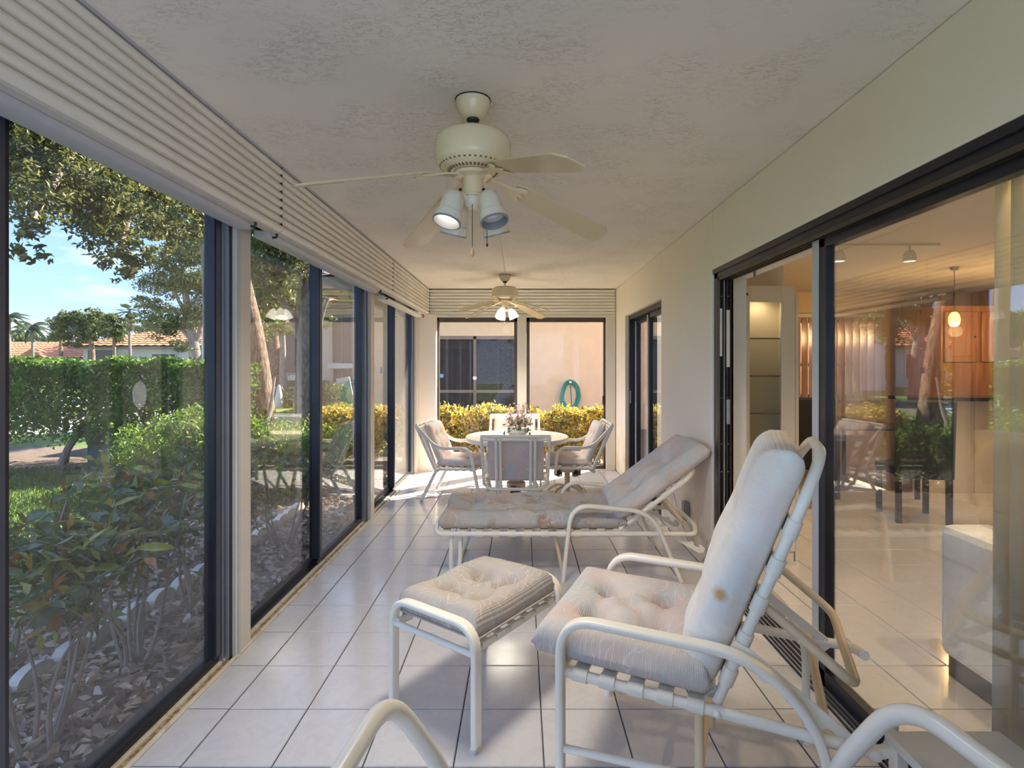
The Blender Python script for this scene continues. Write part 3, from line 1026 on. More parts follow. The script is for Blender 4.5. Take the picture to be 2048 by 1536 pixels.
# ---------------------------------------------------------------- tooth rack used by both recliners
def rack_poly(L, h, n):
    """bar of length L with n hooked notches on its lower side"""
    P = [(0, 0), (0, h), (L * 0.12, h * 1.2), (L, h * 0.95), (L + 0.025, h * 0.4), (L + 0.02, -h * 0.35), (L - 0.015, -h * 0.55), (L - 0.03, -h * 0.3), (L - 0.012, -h * 0.05), (L - 0.035, h * 0.22)]
    st = (L - 0.10) / n
    for k in range(n):
        x = L - 0.055 - k * st
        P += [(x, h * 0.18), (x - 0.012, -h * 0.28), (x - 0.03, -h * 0.22), (x - 0.036, h * 0.12), (x - st * 0.75, h * 0.28)]
    return P

# ---------------------------------------------------------------- reclining armchair
def lounge_chair():
    r = empty('lounge_chair', (0.25, 2.03, 0), math.radians(67), 'reclining cream tubular patio armchair with pale print back cushion, beside the ottoman', 'chair')
    hw = 0.32
    for s in (-1, 1):
        x = s * hw
        path = fillet([(x, 0.0, 0.0), (x, 0.0, 0.605), (x, -0.575, 0.595), (x, -0.75, 0.42), (x, -0.755, 0.0)], [0, 0.12, 0.22, 0.16, 0], 9)
        MB().sweep(path, RG, up=(1, 0, 0) if False else (0, 1, 0)).build('arm_hoop', M['enamel'], r, smooth=35)
        # seat rail runs past the rear leg and turns in behind it
        MB().tube(fillet([(x * 0.93, 0.0, 0.42), (x * 0.93, -0.78, 0.395), (x * 0.93, -0.90, 0.395), (x * 0.6, -0.92, 0.42)], 0.07, 6), 0.0165, 12).build('seat_rail', M['enamel'], r, smooth=True)
        MB().tube([(x, 0.0, 0.185), (x * 0.9, -0.40, 0.19)], 0.013, 10).build('side_stretcher', M['enamel'], r, smooth=True)
        m = MB()
        m.M = frame_mtx((x * 0.90, -0.50, 0.585), (0, -0.30, -0.20), (1, 0, 0))
        m.prism([(p[0], -p[1]) if s > 0 else (p[0], -p[1]) for p in rack_poly(0.36, 0.038, 3)], -0.003, 0.003)
        m.build('tooth_rack', M['enamel'], r)
        MB().tube([(x * 0.85, -0.42, 0.0), (x * 0.85, -0.42, 0.40)], 0.0145, 10).build('centre_leg', M['enamel_tan'], r, smooth=True)
    MB().tube([(-hw * 0.93, 0.01, 0.42), (hw * 0.93, 0.01, 0.42)], 0.0165, 12).build('front_rail', M['enamel'], r, smooth=True)
    MB().tube([(-hw * 0.85, -0.42, 0.395), (hw * 0.85, -0.42, 0.395)], 0.014, 10).build('cross_rail', M['enamel_tan'], r, smooth=True)
    MB().tube([(-hw * 0.85, -0.42, 0.19), (hw * 0.85, -0.42, 0.19)], 0.013, 10).build('cross_rail', M['enamel_tan'], r, smooth=True)
    MB().tube([(-hw * 0.93, -0.755, 0.41), (hw * 0.93, -0.755, 0.41)], 0.014, 10).build('cross_rail', M['enamel_tan'], r, smooth=True)
    # seat straps wrapped over the rails
    for k in range(5):
        y = -0.06 - k * 0.088
        z = 0.42 - 0.032 * (-y)
        m = MB()
        w = hw * 0.93
        for sx in (-1, 1):
            m.tube([(sx * w, y - 0.024, z), (sx * w, y + 0.024, z + 0.0015)], 0.0215, 14)
        m.box(-w, y - 0.023, z + 0.012, w, y + 0.023, z + 0.0165)
        m.build('strap', M['strap'], r, smooth=35)
    # back frame
    b0, b1 = Vector((0, -0.47, 0.415)), Vector((0, -0.71, 1.06))
    ax = (b1 - b0).normalized()
    hb = 0.265
    MB().tube(fillet([b0 + Vector((-hb, 0, 0)), b1 + Vector((-hb, 0, 0)), b1 + ax * 0.10 + Vector((-hb * 0.6, -0.01, 0)), b1 + ax * 0.10 + Vector((hb * 0.6, -0.01, 0)), b1 + Vector((hb, 0, 0)), b0 + Vector((hb, 0, 0))], 0.09, 7), 0.0165, 12, up=(0, 1, 0)).build('back_frame', M['enamel'], r, smooth=True)
    for t in (0.09, 0.21, 0.33, 0.45, 0.57):
        c = b0 + ax * t
        m = MB()
        for sx in (-1, 1):
            m.tube([c + Vector((sx * hb, 0, 0)) - ax * 0.026, c + Vector((sx * hb, 0, 0)) + ax * 0.026], 0.0215, 14)
        n = Vector((0, ax.z, -ax.y))
        vs = []
        for sx in (-1, 1):
            for st in (-0.024, 0.024):
                for sn in (0.013, 0.017):
                    vs.append(tuple(c + Vector((sx * hb, 0, 0)) + ax * st + n * sn))
        m.add(vs, [(0, 1, 3, 2), (4, 6, 7, 5), (0, 4, 5, 1), (2, 3, 7, 6), (1, 5, 7, 3), (0, 2, 6, 4)])
        m.build('strap', M['strap'], r, smooth=35)
    # prop that drops into the rack
    p0 = b0 + ax * 0.33
    MB().tube(fillet([p0 + Vector((-hb + 0.02, 0, 0)), Vector((-hb + 0.02, -0.83, 0.53)), Vector((hb - 0.02, -0.83, 0.53)), p0 + Vector((hb - 0.02, 0, 0))], 0.05, 6), 0.0145, 10).build('back_prop', M['enamel_tan'], r, smooth=True)
    for s in (-1, 1):
        MB().ball((s * (hw * 0.93 + 0.017), -0.475, 0.405), (0.007, 0.011, 0.011), 10, 6).build('pivot_bolt', M['enamel'], r, smooth=True)
        MB().ball((s * (hw * 0.93 + 0.017), -0.86, 0.395), (0.007, 0.016, 0.016), 10, 6).build('pivot_bolt', M['enamel'], r, smooth=True)
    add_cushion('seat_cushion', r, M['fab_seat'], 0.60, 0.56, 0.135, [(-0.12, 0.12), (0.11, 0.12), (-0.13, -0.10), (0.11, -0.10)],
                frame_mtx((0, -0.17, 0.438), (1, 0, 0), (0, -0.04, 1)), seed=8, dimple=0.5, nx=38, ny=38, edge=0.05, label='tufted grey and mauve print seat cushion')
    nrm = Vector((0, ax.z, -ax.y))
    org = b0 + ax * 0.395 + nrm * 0.018
    add_cushion('back_cushion', r, M['fab_lback'], 0.56, 0.76, 0.155, [(-0.12, 0.10), (0.12, 0.10), (-0.12, -0.20), (0.12, -0.20)],
                frame_mtx(org, (-1, 0, 0), nrm), seed=5, dimple=0.35, nx=34, ny=44, edge=0.075, puff=0.2, label='pale ribbed back cushion with a rusty stain')
    for s in (-1, 1):
        m = MB()
        m.tube(fillet([(s * 0.27, -0.43, 0.455), (s * 0.285, -0.45, 0.475), (s * 0.272, -0.47, 0.46), (s * 0.28, -0.44, 0.44), (s * 0.268, -0.455, 0.43)], 0.01, 3), 0.006, 6)
        m.build('cushion_tie', M['fab_seat'], r, smooth=True)
    # rust mark on the near edge of the back cushion
    return r
lounge_chair()

# ---------------------------------------------------------------- chaise longue (local x towards the head end)
def chaise():
    r = empty('chaise_longue', (0.25, 3.88, 0), 0, 'long cream strap chaise with faded floral cushion and raised head end by the wall', 'chaise')
    hw = 0.33
    L0, L1 = -0.80, 0.87
    zr = 0.305
    MB().tube(fillet([(L1, -hw, zr), (L0, -hw, zr), (L0 - 0.02, -hw * 0.8, zr + 0.03), (L0 - 0.02, hw * 0.8, zr + 0.03), (L0, hw, zr), (L1, hw, zr)], 0.06, 6), 0.016, 12).build('seat_rail', M['enamel'], r, smooth=True)
    MB().tube(fillet([(L1 - 0.05, -hw, zr), (L1 + 0.02, -hw, zr), (L1 + 0.06, -hw + 0.14, zr + 0.02), (L1 + 0.06, hw - 0.14, zr + 0.02), (L1 + 0.02, hw, zr), (L1 - 0.05, hw, zr)], 0.06, 6), 0.016, 12).build('rear_rail', M['enamel'], r, smooth=True)
    for s in (-1, 1):
        y = s * hw
        ya = s * (hw + 0.022)
        path = fillet([(0.02, ya, 0.0), (0.075, ya, 0.505), (0.60, ya, 0.455), (0.79, ya, 0.0)], [0, 0.14, 0.15, 0], 10)
        MB().sweep(path, RG, up=(1, 0, 0)).build('arm_hoop', M['enamel'], r, smooth=35)
        for xx in (-0.715, -0.655):
            sc = 0.0 if xx < -0.7 else 0.03
            MB().tube(fillet([(xx, y * 0.92, zr), (xx, y * 0.92, 0.10), (xx - sc, y * 0.92 - s * 0.02, 0.0)], 0.06, 4), 0.0145, 10).build('foot_leg', M['enamel'], r, smooth=True)
        MB().tube([(-0.03, y * 0.85, zr), (0.03, y * 0.85, 0.0)], 0.013, 10).build('centre_leg', M['enamel_tan'], r, smooth=True)
        m = MB()
        m.M = frame_mtx((0.60, y * 0.88, 0.40), (0.37, 0, -0.22), (0, 1, 0))
        m.prism(rack_poly(0.40, 0.036, 3) if True else [], -0.003, 0.003)
        m.build('tooth_rack', M['enamel'], r)
    MB().tube([(-0.69, -hw * 0.92, 0.012), (-0.69, hw * 0.92, 0.012)], 0.013, 10).build('foot_bar', M['enamel'], r, smooth=True)
    for k in range(11):
        x = -0.745 + k * 0.108
        m = MB()
        for s in (-1, 1):
            m.tube([(x - 0.026, s * hw, zr), (x + 0.026, s * hw, zr)], 0.021, 12)
        m.box(x - 0.025, -hw, zr + 0.012, x + 0.025, hw, zr + 0.016)
        m.build('strap', M['strap'], r, smooth=35)
    b0, b1 = Vector((0.40, 0, zr + 0.02)), Vector((0.875, 0, 0.68))
    ax = (b1 - b0).normalized()
    nr = Vector((-ax.z, 0, ax.x))
    hb = 0.30
    MB().tube(fillet([b0 + Vector((0, -hb, 0)), b1 + Vector((0, -hb, 0)), b1 + ax * 0.06 + Vector((0, -hb * 0.6, 0)), b1 + ax * 0.06 + Vector((0, hb * 0.6, 0)), b1 + Vector((0, hb, 0)), b0 + Vector((0, hb, 0))], 0.08, 6), 0.016, 12).build('back_frame', M['enamel'], r, smooth=True)
    for t in (0.14, 0.26, 0.38, 0.50):
        c = b0 + ax * t
        m = MB()
        vs = []
        for s in (-1, 1):
            m.tube([c + Vector((0, s * hb, 0)) - ax * 0.026, c + Vector((0, s * hb, 0)) + ax * 0.026], 0.021, 12)
            for st in (-0.025, 0.025):
                for sn in (0.012, 0.016):
                    vs.append(tuple(c + Vector((0, s * hb, 0)) + ax * st + nr * sn))
        m.add(vs, [(0, 1, 3, 2), (4, 6, 7, 5), (0, 4, 5, 1), (2, 3, 7, 6), (1, 5, 7, 3), (0, 2, 6, 4)])
        m.build('strap', M['strap'], r, smooth=35)
    MB().tube(fillet([b0 + ax * 0.36 + Vector((0, -hb + 0.03, 0)), Vector((0.83, -hb + 0.03, 0.36)), Vector((0.83, hb - 0.03, 0.36)), b0 + ax * 0.36 + Vector((0, hb - 0.03, 0))], 0.05, 6), 0.013, 10).build('back_prop', M['enamel_tan'], r, smooth=True)
    bts = [(-0.42, -0.11), (-0.42, 0.11), (-0.20, -0.11), (-0.20, 0.11), (0.03, -0.11), (0.03, 0.11), (0.26, -0.11), (0.26, 0.11), (0.46, -0.11), (0.46, 0.11)]
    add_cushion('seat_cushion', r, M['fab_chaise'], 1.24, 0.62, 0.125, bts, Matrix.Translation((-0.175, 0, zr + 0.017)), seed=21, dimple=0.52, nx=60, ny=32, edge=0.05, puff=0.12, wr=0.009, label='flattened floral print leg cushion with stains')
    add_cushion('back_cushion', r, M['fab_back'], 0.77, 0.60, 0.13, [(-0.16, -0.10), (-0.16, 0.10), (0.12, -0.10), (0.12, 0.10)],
                frame_mtx(b0 + ax * 0.41 + nr * 0.018, ax, nr), seed=31, dimple=0.5, nx=42, ny=32, edge=0.05, puff=0.15, label='tufted pale pink and blue print head cushion')
    m = MB()
    m.tube(fillet([(0.40, -0.31, 0.36), (0.44, -0.335, 0.385), (0.42, -0.32, 0.34), (0.46, -0.33, 0.35), (0.43, -0.32, 0.37)], 0.012, 3), 0.007, 6)
    m.build('cushion_tie', M['fab_chaise'], r, smooth=True)
    return r
chaise()

# ---------------------------------------------------------------- dining chairs (local +y = the way the sitter faces)
def dining_chair(swivel, loc, rz, label):
    r = empty('dining_chair', loc, math.radians(rz), label, 'chair', 'cushioned patio chairs around the table')
    hw = 0.30
    for s in (-1, 1):
        x = s * hw
        end = (x, 0.24, 0.0) if not swivel else (x, 0.155, 0.285)
        MB().sweep(fillet([(x, -0.44, 0.785), (x, -0.225, 0.550), (x, 0.125, 0.560), end], [0, 0.12, 0.10, 0], 8), RGs, up=(1, 0, 0)).build('arm_hoop', M['enamel'], r, smooth=35)
        MB().sweep([(x, -0.44, 0.785), (x * 0.97, -0.24, 0.335)], RGs, up=(1, 0, 0)).build('back_post', M['enamel'], r, smooth=35)
        if not swivel:
            MB().sweep([(x * 0.97, -0.22, 0.34), (x, -0.39, 0.0)], RGs, up=(1, 0, 0)).build('rear_leg', M['enamel'], r, smooth=35)
        MB().tube([(x * 0.97, -0.24, 0.335), (x * 0.97, 0.19, 0.345)], 0.014, 10).build('seat_rail', M['enamel'], r, smooth=True)
    m = MB()
    m.tube([(-hw, -0.44, 0.79), (hw, -0.44, 0.79)], 0.0155, 10)
    m.tube([(-hw, -0.425, 0.758), (hw, -0.425, 0.758)], 0.0125, 10)
    m.build('top_rail', M['enamel'], r, smooth=True)
    MB().tube(fillet([(-hw * 0.97, -0.20, 0.335), (-hw * 0.8, -0.262, 0.29), (hw * 0.8, -0.262, 0.29), (hw * 0.97, -0.20, 0.335)], 0.05, 5), 0.016, 10).build('bottom_rail', M['enamel'], r, smooth=True)
    MB().tube([(-hw * 0.97, 0.19, 0.345), (hw * 0.97, 0.19, 0.345)], 0.014, 10).build('front_rail', M['enamel'], r, smooth=True)
    for x in (-0.172, -0.134, 0.134, 0.172):
        MB().tube([(x, -0.437, 0.775), (x, -0.262, 0.295)], 0.0135, 10).build('back_spindle', M['enamel'], r, smooth=True)
    for k in range(5):
        y = -0.17 + k * 0.078
        m = MB()
        m.box(-hw * 0.97, y - 0.02, 0.352, hw * 0.97, y + 0.02, 0.356)
        for s in (-1, 1):
            m.tube([(s * hw * 0.97, y - 0.021, 0.34), (s * hw * 0.97, y + 0.021, 0.34)], 0.018, 10)
        m.build('strap', M['strap'], r, smooth=35)
    if swivel:
        MB().lathe([(0.03, 0.04), (0.03, 0.25), (0.09, 0.255), (0.09, 0.30), (0.0, 0.30)], 16).build('pedestal', M['enamel_tan'], r, smooth=40)
        for k in range(4):
            a = PI / 4 + k * PI / 2
            c, s = math.cos(a), math.sin(a)
            MB().tube(fillet([(0.02 * c, 0.02 * s, 0.10), (0.16 * c, 0.16 * s, 0.09), (0.27 * c, 0.27 * s, 0.013)], 0.10, 6), 0.014, 8).build('base_foot', M['enamel_tan'], r, smooth=True)
        for s in (-1, 1):
            m = MB()
            m.tube([(0.05 * math.cos(t * 1.3) + 0.0 * s, s * 0.085 + 0.028 * math.sin(t * 1.3), 0.20 + t * 0.0035) for t in range(24)], 0.0075, 6)
            m.tube([(-0.03 + 0.02 * math.cos(t), s * 0.12 + 0.022 * math.sin(t), 0.215 + t * 0.003) for t in range(20)], 0.008, 6)
            m.build('rocker_spring', M['spring'], r, smooth=True)
    else:
        for s in (-1, 1):
            MB().tube([(s * hw, 0.24, 0.0), (s * hw, 0.237, 0.02)], 0.018, 8).build('foot_cap', M['trim_white'], r, smooth=True)
            MB().tube([(s * hw, -0.39, 0.0), (s * hw, -0.38, 0.02)], 0.018, 8).build('foot_cap', M['trim_white'], r, smooth=True)
    add_cushion('seat_cushion', r, M['fab_dine'], 0.52, 0.48, 0.10, [(-0.11, 0.09), (0.11, 0.09), (-0.11, -0.09), (0.11, -0.09)], Matrix.Translation((0, 0.005, 0.356)), seed=41, nx=26, ny=26, dimple=0.4)
    ax = Vector((0, -0.185, 0.44)).normalized()
    n = Vector((0, ax.z, -ax.y))
    add_cushion('back_cushion', r, M['fab_dine'], 0.50, 0.46, 0.10, [(-0.11, 0.08), (0.11, 0.08), (-0.11, -0.10), (0.11, -0.10)],
                frame_mtx(Vector((0, -0.24, 0.36)) + ax * 0.215 + n * 0.018, (-1, 0, 0), n), seed=43, nx=26, ny=26, dimple=0.4, back_buttons=True)
    for s in (-1, 1):
        m = MB()
        m.tube(fillet([(s * 0.25, -0.20, 0.372), (s * 0.27, -0.23, 0.39), (s * 0.262, -0.21, 0.36), (s * 0.275, -0.22, 0.35)], 0.01, 3), 0.006, 6)
        m.build('cushion_tie', M['fab_dine'], r, smooth=True)
        MB().tube(fillet([(s * 0.12, -0.445, 0.77), (s * 0.125, -0.40, 0.80), (s * 0.12, -0.395, 0.76)], 0.02, 4), 0.006, 6).build('cushion_tie', M['fab_dine'], r, smooth=True)
    return r
dining_chair(False, (-0.62, 5.86, 0), -97, 'patio chair with its back to the left windows, four slanted legs')
dining_chair(True, (0.50, 5.92, 0), 91, 'swivel patio chair with sprung pedestal base, backing onto the right wall')
dining_chair(True, (-0.052, 5.16, 0), 0, 'patio chair seen from behind, nearest the chaise, two pairs of spindles')
dining_chair(False, (-0.085, 6.34, 0), 180, 'patio chair behind the table with its back to the far hedge')

# ---------------------------------------------------------------- table and centrepiece
def dining_table():
    r = empty('dining_table', (-0.05, 5.95, 0), 0, 'round cream patio table set between four cushioned chairs', 'table')
    R = 0.56
    MB().lathe([(0, 0.602), (R - 0.02, 0.602), (R - 0.02, 0.626), (0, 0.626)], 64).build('tabletop', M['table_top'], r, smooth=40)
    MB().lathe([(R - 0.02, 0.588), (R, 0.59), (R + 0.006, 0.602), (R + 0.006, 0.625), (R, 0.636), (R - 0.014, 0.637), (R - 0.02, 0.627), (R - 0.02, 0.588)], 64, cap=False).build('rim', M['enamel'], r, smooth=40)
    for k in range(4):
        a = PI / 4 + k * PI / 2
        c, s = math.cos(a), math.sin(a)
        MB().tube(fillet([(0.30 * c, 0.30 * s, 0.60), (0.16 * c, 0.16 * s, 0.34), (0.34 * c, 0.34 * s, 0.0)], 0.25, 9), 0.016, 10).build('leg', M['enamel'], r, smooth=True)
    MB().tube([(0.2 * math.cos(2 * PI * k / 24), 0.2 * math.sin(2 * PI * k / 24), 0.30) for k in range(24)], 0.012, 8, closed=True).build('leg_ring', M['enamel'], r, smooth=True)
dining_table()

# ---------------------------------------------------------------- foreground seat: only the two arm hoops reach into the picture
def loveseat():
    r = empty('loveseat', (0.30, 0.85, 0), 0, 'white tubular loveseat in front of the camera, only its two looped arms showing', 'seat')
    for s, xa, xl in ((-1, -0.614, -0.53), (1, 0.612, 0.55)):
        path = fillet([(xa * 1.18, -0.36, 0.53), (xa * 1.12, 0.0, 0.60), (xa * 1.01, 0.455, 0.618 if s < 0 else 0.608), (xl * 0.93, 0.60, 0.30), (xl * 0.86, 0.66, 0.0)], [0, 0.3, 0.12, 0.25, 0], 10)
        MB().tube(path, 0.0225, 14).build('arm_hoop', M['enamel'], r, smooth=True)
        MB().tube([(xa * 1.16, -0.34, 0.54), (xa * 1.1, -0.50, 0.0)], 0.0225, 12).build('rear_leg', M['enamel'], r, smooth=True)
        MB().tube([(xa * 0.90, 0.22, 0.34), (xa * 0.93, -0.36, 0.30), (xa * 0.96, -0.56, 0.86)], 0.018, 12).build('side_rail', M['enamel'], r, smooth=True)
    MB().tube([(-0.55, 0.22, 0.34), (0.55, 0.22, 0.34)], 0.018, 12).build('front_rail', M['enamel'], r, smooth=True)
    MB().tube([(-0.59, -0.56, 0.86), (0.59, -0.56, 0.86)], 0.018, 12).build('top_rail', M['enamel'], r, smooth=True)
    MB().tube([(-0.57, -0.36, 0.30), (0.57, -0.36, 0.30)], 0.018, 12).build('rear_rail', M['enamel'], r, smooth=True)
    add_cushion('seat_cushion', r, M['fab_seat'], 1.06, 0.56, 0.11, [], Matrix.Translation((0, -0.06, 0.345)), seed=51)
    ax = Vector((0, -0.2, 0.56)).normalized(); n = Vector((0, ax.z, -ax.y))
    add_cushion('back_cushion', r, M['fab_lback'], 1.06, 0.48, 0.11, [], frame_mtx(Vector((0, -0.36, 0.42)) + ax * 0.26, (-1, 0, 0), n), seed=52)
loveseat()

def side_table():
    r = empty('side_table', (1.105, 1.16, 0), 0, 'small square cream side table beside the sliding door track', 'table')
    MB().box(-0.15, -0.26, 0.425, 0.15, 0.262, 0.45).build('tabletop', M['laminate'], r, bevel=0.003)
    for x in (-0.13, 0.13):
        for y in (-0.24, 0.24):
            MB().box(x - 0.016, y - 0.016, 0, x + 0.016, y + 0.016, 0.425).build('leg', M['enamel'], r, bevel=0.003)
side_table()

# ---------------------------------------------------------------- outdoor socket box and its cord on the right wall
o = MB().box(1.235, 4.085, 0.235, 1.2705, 4.165, 0.375).build('outlet_box', M['grey_box'], bevel=0.004)
tag(o, 'small grey weatherproof outlet box low on the stained wall', 'outlet')
MB().box(1.231, 4.092, 0.243, 1.2352, 4.158, 0.362).build('cover', M['grey_box'], o, bevel=0.002)
o = MB().tube(fillet([(1.262, 4.62, 0.62), (1.262, 4.60, 0.42), (1.258, 4.30, 0.20), (1.24, 3.95, 0.06), (1.25, 3.78, 0.04), (1.263, 3.70, 0.10), (1.263, 3.69, 0.22)], 0.06, 5), 0.004, 6).build('wall_cord', M['sill'], smooth=True)
tag(o, 'thin beige cord hanging along the foot of the right wall', 'cord')

# ---------------------------------------------------------------- twig lying on the floor
o = MB().tube([(-1.12, 5.71, 0.004), (-0.98, 5.77, 0.005), (-0.86, 5.80, 0.004)], 0.004, 5, scale=[0.6, 1, 0.5]).build('fallen_twig', M['twig'])
tag(o, 'short dark twig lying on the tiles by the left track', 'twig')

# ---------------------------------------------------------------- ceiling fans
def fan(loc, ang0, kit, label):
    r = empty('ceiling_fan', loc, 0, label, 'fan', None)
    zc = ZC
    MB().lathe([(0.066, zc), (0.068, zc - 0.008), (0.064, zc - 0.03), (0.046, zc - 0.065), (0.032, zc - 0.075), (0.0, zc - 0.075)], 28).build('canopy', M['fan'], r, smooth=40)
    m = MB()
    m.lathe([(0.070, zc), (0.070, zc - 0.004)], 28)
    m.ball((0, 0, zc - 0.078), (0.026, 0.026, 0.016), 14, 6)
    m.build('hanger_ball', M['black'], r, smooth=True)
    MB().lathe([(0.0115, 2.31), (0.0115, zc - 0.07)], 14).build('downrod', M['fan_white'], r, smooth=True)
    MB().lathe([(0.0, 2.318), (0.05, 2.316), (0.115, 2.306), (0.140, 2.290), (0.148, 2.272), (0.149, 2.225), (0.146, 2.212), (0.146, 2.202), (0.138, 2.19), (0.118, 2.172), (0.085, 2.162), (0.052, 2.158), (0.0, 2.158)], 40).build('motor_housing', M['fan'], r, smooth=35)
    m = MB()
    for k in range(40):
        a = 2 * PI * k / 40
        c, s = math.cos(a), math.sin(a)
        m.add([tuple((c * q - s * w, s * q + c * w, z)) for q, z in ((0.088, 2.1607), (0.130, 2.1808)) for w in (-0.0042, 0.0042)] +
              [tuple((c * q - s * w, s * q + c * w, z)) for q, z in ((0.088, 2.1647), (0.130, 2.1848)) for w in (-0.0042, 0.0042)],
              [(0, 1, 3, 2), (4, 6, 7, 5), (0, 4, 5, 1), (2, 3, 7, 6), (0, 2, 6, 4), (1, 5, 7, 3)])
    tag(m.build('vent_slot', M['drape_brown'], r), kind='stuff')
    MB().lathe([(0.0, 2.158), (0.075, 2.157), (0.075, 2.145), (0.045, 2.14), (0.040, 2.135), (0.040, 2.075), (0.044, 2.072), (0.044, 2.066), (0.0, 2.066)], 28).build('switch_housing', M['fan'], r, smooth=35)
    # blade: rounded end, pitched, drooping a little
    n = 14
    xs = [0.185 + (0.655 - 0.185) * k / n for k in range(n + 1)]
    def half(x):
        t = (x - 0.185) / 0.47
        w = 0.047 + 0.022 * t
        if x > 0.60: w *= math.sqrt(max(0.0, 1 - ((x - 0.60) / 0.0552) ** 2)) * 0.55 + 0.45
        if x < 0.22: w *= 0.72 + 0.28 * math.sqrt(max(0.0, 1 - ((0.22 - x) / 0.036) ** 2))
        return w
    vs, fs = [], []
    pitch = math.radians(-12)
    for x in xs:
        z = -0.155 * ((x - 0.1) / 0.55)
        for s, dz in ((-1, 0), (1, 0), (1, 0.007), (-1, 0.007)):
            h = half(x) * s
            vs.append((x, h * math.cos(pitch), z + h * math.sin(pitch) + dz))
    for k in range(n):
        for j in range(4):
            fs.append((4 * k + j, 4 * k + (j + 1) % 4, 4 * k + 4 + (j + 1) % 4, 4 * k + 4 + j))
    fs += [(3, 2, 1, 0), (4 * n, 4 * n + 1, 4 * n + 2, 4 * n + 3)]
    me = MB().add(vs, fs).mesh('blade', M['fan_blade'], 30)
    ir = MB()
    ir.prism([(0.07, -0.022), (0.12, -0.016), (0.165, -0.018), (0.20, -0.042), (0.225, -0.045), (0.225, -0.03), (0.205, -0.012), (0.235, 0.0), (0.205, 0.012), (0.225, 0.03), (0.225, 0.045), (0.20, 0.042), (0.165, 0.018), (0.12, 0.016), (0.07, 0.022)], 0, 0.006)
    ir.v = [(x, y, z - 0.010 - 0.155 * max(0, (x - 0.1) / 0.55) + y * math.sin(pitch) * min(1, max(0, (x - 0.1) / 0.08))) for x, y, z in ir.v]
    ime = ir.mesh('blade_iron', M['fan'], 30)
    for k in range(4):
        a = math.radians(ang0 + 90 * k)
        b = link('blade', me, r, (0, 0, 2.148), (0, 0, a))
        link('blade_iron', ime, b, (0, 0, -0.001))
    # light kit
    if kit == 'spots':
        MB().lathe([(0.036, 2.066), (0.040, 2.06), (0.040, 2.045), (0.030, 2.032), (0.018, 2.022), (0.0, 2.022)], 24).build('light_fitter', M['fan_white'], r, smooth=40)
        cup = [(0.0, 0.0), (0.022, -0.004), (0.036, -0.018), (0.042, -0.045), (0.044, -0.092), (0.052, -0.098), (0.054, -0.13), (0.050, -0.132), (0.048, -0.10), (0.036, -0.06), (0.0, -0.05)]
        cme = MB().lathe(cup, 28, cap=False).mesh('spot_cup', M['fan_white'], 40)
        rme = MB().lathe([(0.050, -0.128), (0.0545, -0.128), (0.0545, -0.134), (0.049, -0.134), (0.046, -0.105), (0.048, -0.105)], 28, cap=False).mesh('cup_liner', M['grey_box'], 40)
        bme = MB().lathe([(0.0, -0.112), (0.018, -0.110), (0.032, -0.100), (0.034, -0.088), (0.024, -0.07), (0.0, -0.065)], 20).mesh('bulb', M['bulb'], 40)
        bme2 = MB().lathe([(0.0, -0.112), (0.018, -0.110), (0.032, -0.100), (0.034, -0.088), (0.024, -0.07), (0.0, -0.065)], 20).mesh('bulb', M['bulb_off'], 40)
        for k, a in enumerate((-132, -48, 48, 132)):
            ar = math.radians(a)
            p = Vector((0.088 * math.cos(ar), 0.088 * math.sin(ar), 2.068))
            tilt = math.radians(20)
            q = Matrix.Rotation(ar, 4, 'Z') @ Matrix.Rotation(-tilt, 4, 'Y')
            c = link('spot_cup', cme, r)
            c.matrix_local = Matrix.Translation(p) @ q
            link('cup_liner', rme, c)
            lit = k in (0, 2, 3)
            link('bulb', bme if lit else bme2, c)
            MB().tube([(0.034 * math.cos(ar), 0.034 * math.sin(ar), 2.055), (0.088 * math.cos(ar), 0.088 * math.sin(ar), 2.066)], 0.011, 8).build('spot_arm', M['fan_white'], r, smooth=True)
            kn = MB().ball((0.066 * math.cos(ar), 0.066 * math.sin(ar), 2.08), 0.007, 8, 5).build('thumb_screw', M['black'], r, smooth=True)
            if lit:
                L = bpy.data.lights.new('fan_lamp', 'SPOT')
                L.energy = FAN_W
                L.color = (1.0, 0.90, 0.75)
                L.spot_size = math.radians(125)
                L.spot_blend = 0.7
                L.shadow_soft_size = 0.10
                lo = bpy.data.objects.new('fan_lamp', L)
                COL.objects.link(lo)
                lo.parent = r
                lo.matrix_local = Matrix.Translation(p) @ q @ Matrix.Translation((0, 0, -0.135))
        m = MB()
        m.tube([(0.0, -0.03, 2.03), (0.0, -0.03, 1.86)], 0.0016, 6)
        m.build('pull_chain', M['spring'], r)
        MB().lathe([(0.0, 1.828), (0.006, 1.832), (0.0075, 1.84), (0.005, 1.853), (0.002, 1.863), (0, 1.863)], 12, (0, -0.03, 0)).build('chain_bob', M['wood_bob'], r, smooth=True)
        m = MB()
        m.tube([(0.052, 0.0, 2.08), (0.055, 0.0, 1.885)], 0.0014, 6)
        m.ball((0.055, 0, 1.88), (0.004, 0.004, 0.008), 8, 6)
        m.build('pull_chain', M['black'], r)
    else:
        MB().lathe([(0.036, 2.066), (0.05, 2.06), (0.05, 2.04), (0.03, 2.03), (0.0, 2.028)], 24).build('light_fitter', M['fan_white'], r, smooth=40)
        sh = MB().lathe([(0.018, 0.0), (0.030, -0.015), (0.044, -0.045), (0.050, -0.08), (0.058, -0.112), (0.055, -0.112), (0.047, -0.08), (0.040, -0.045), (0.016, -0.005)], 24, cap=False).mesh('glass_shade', M['shade_glow'], 40)
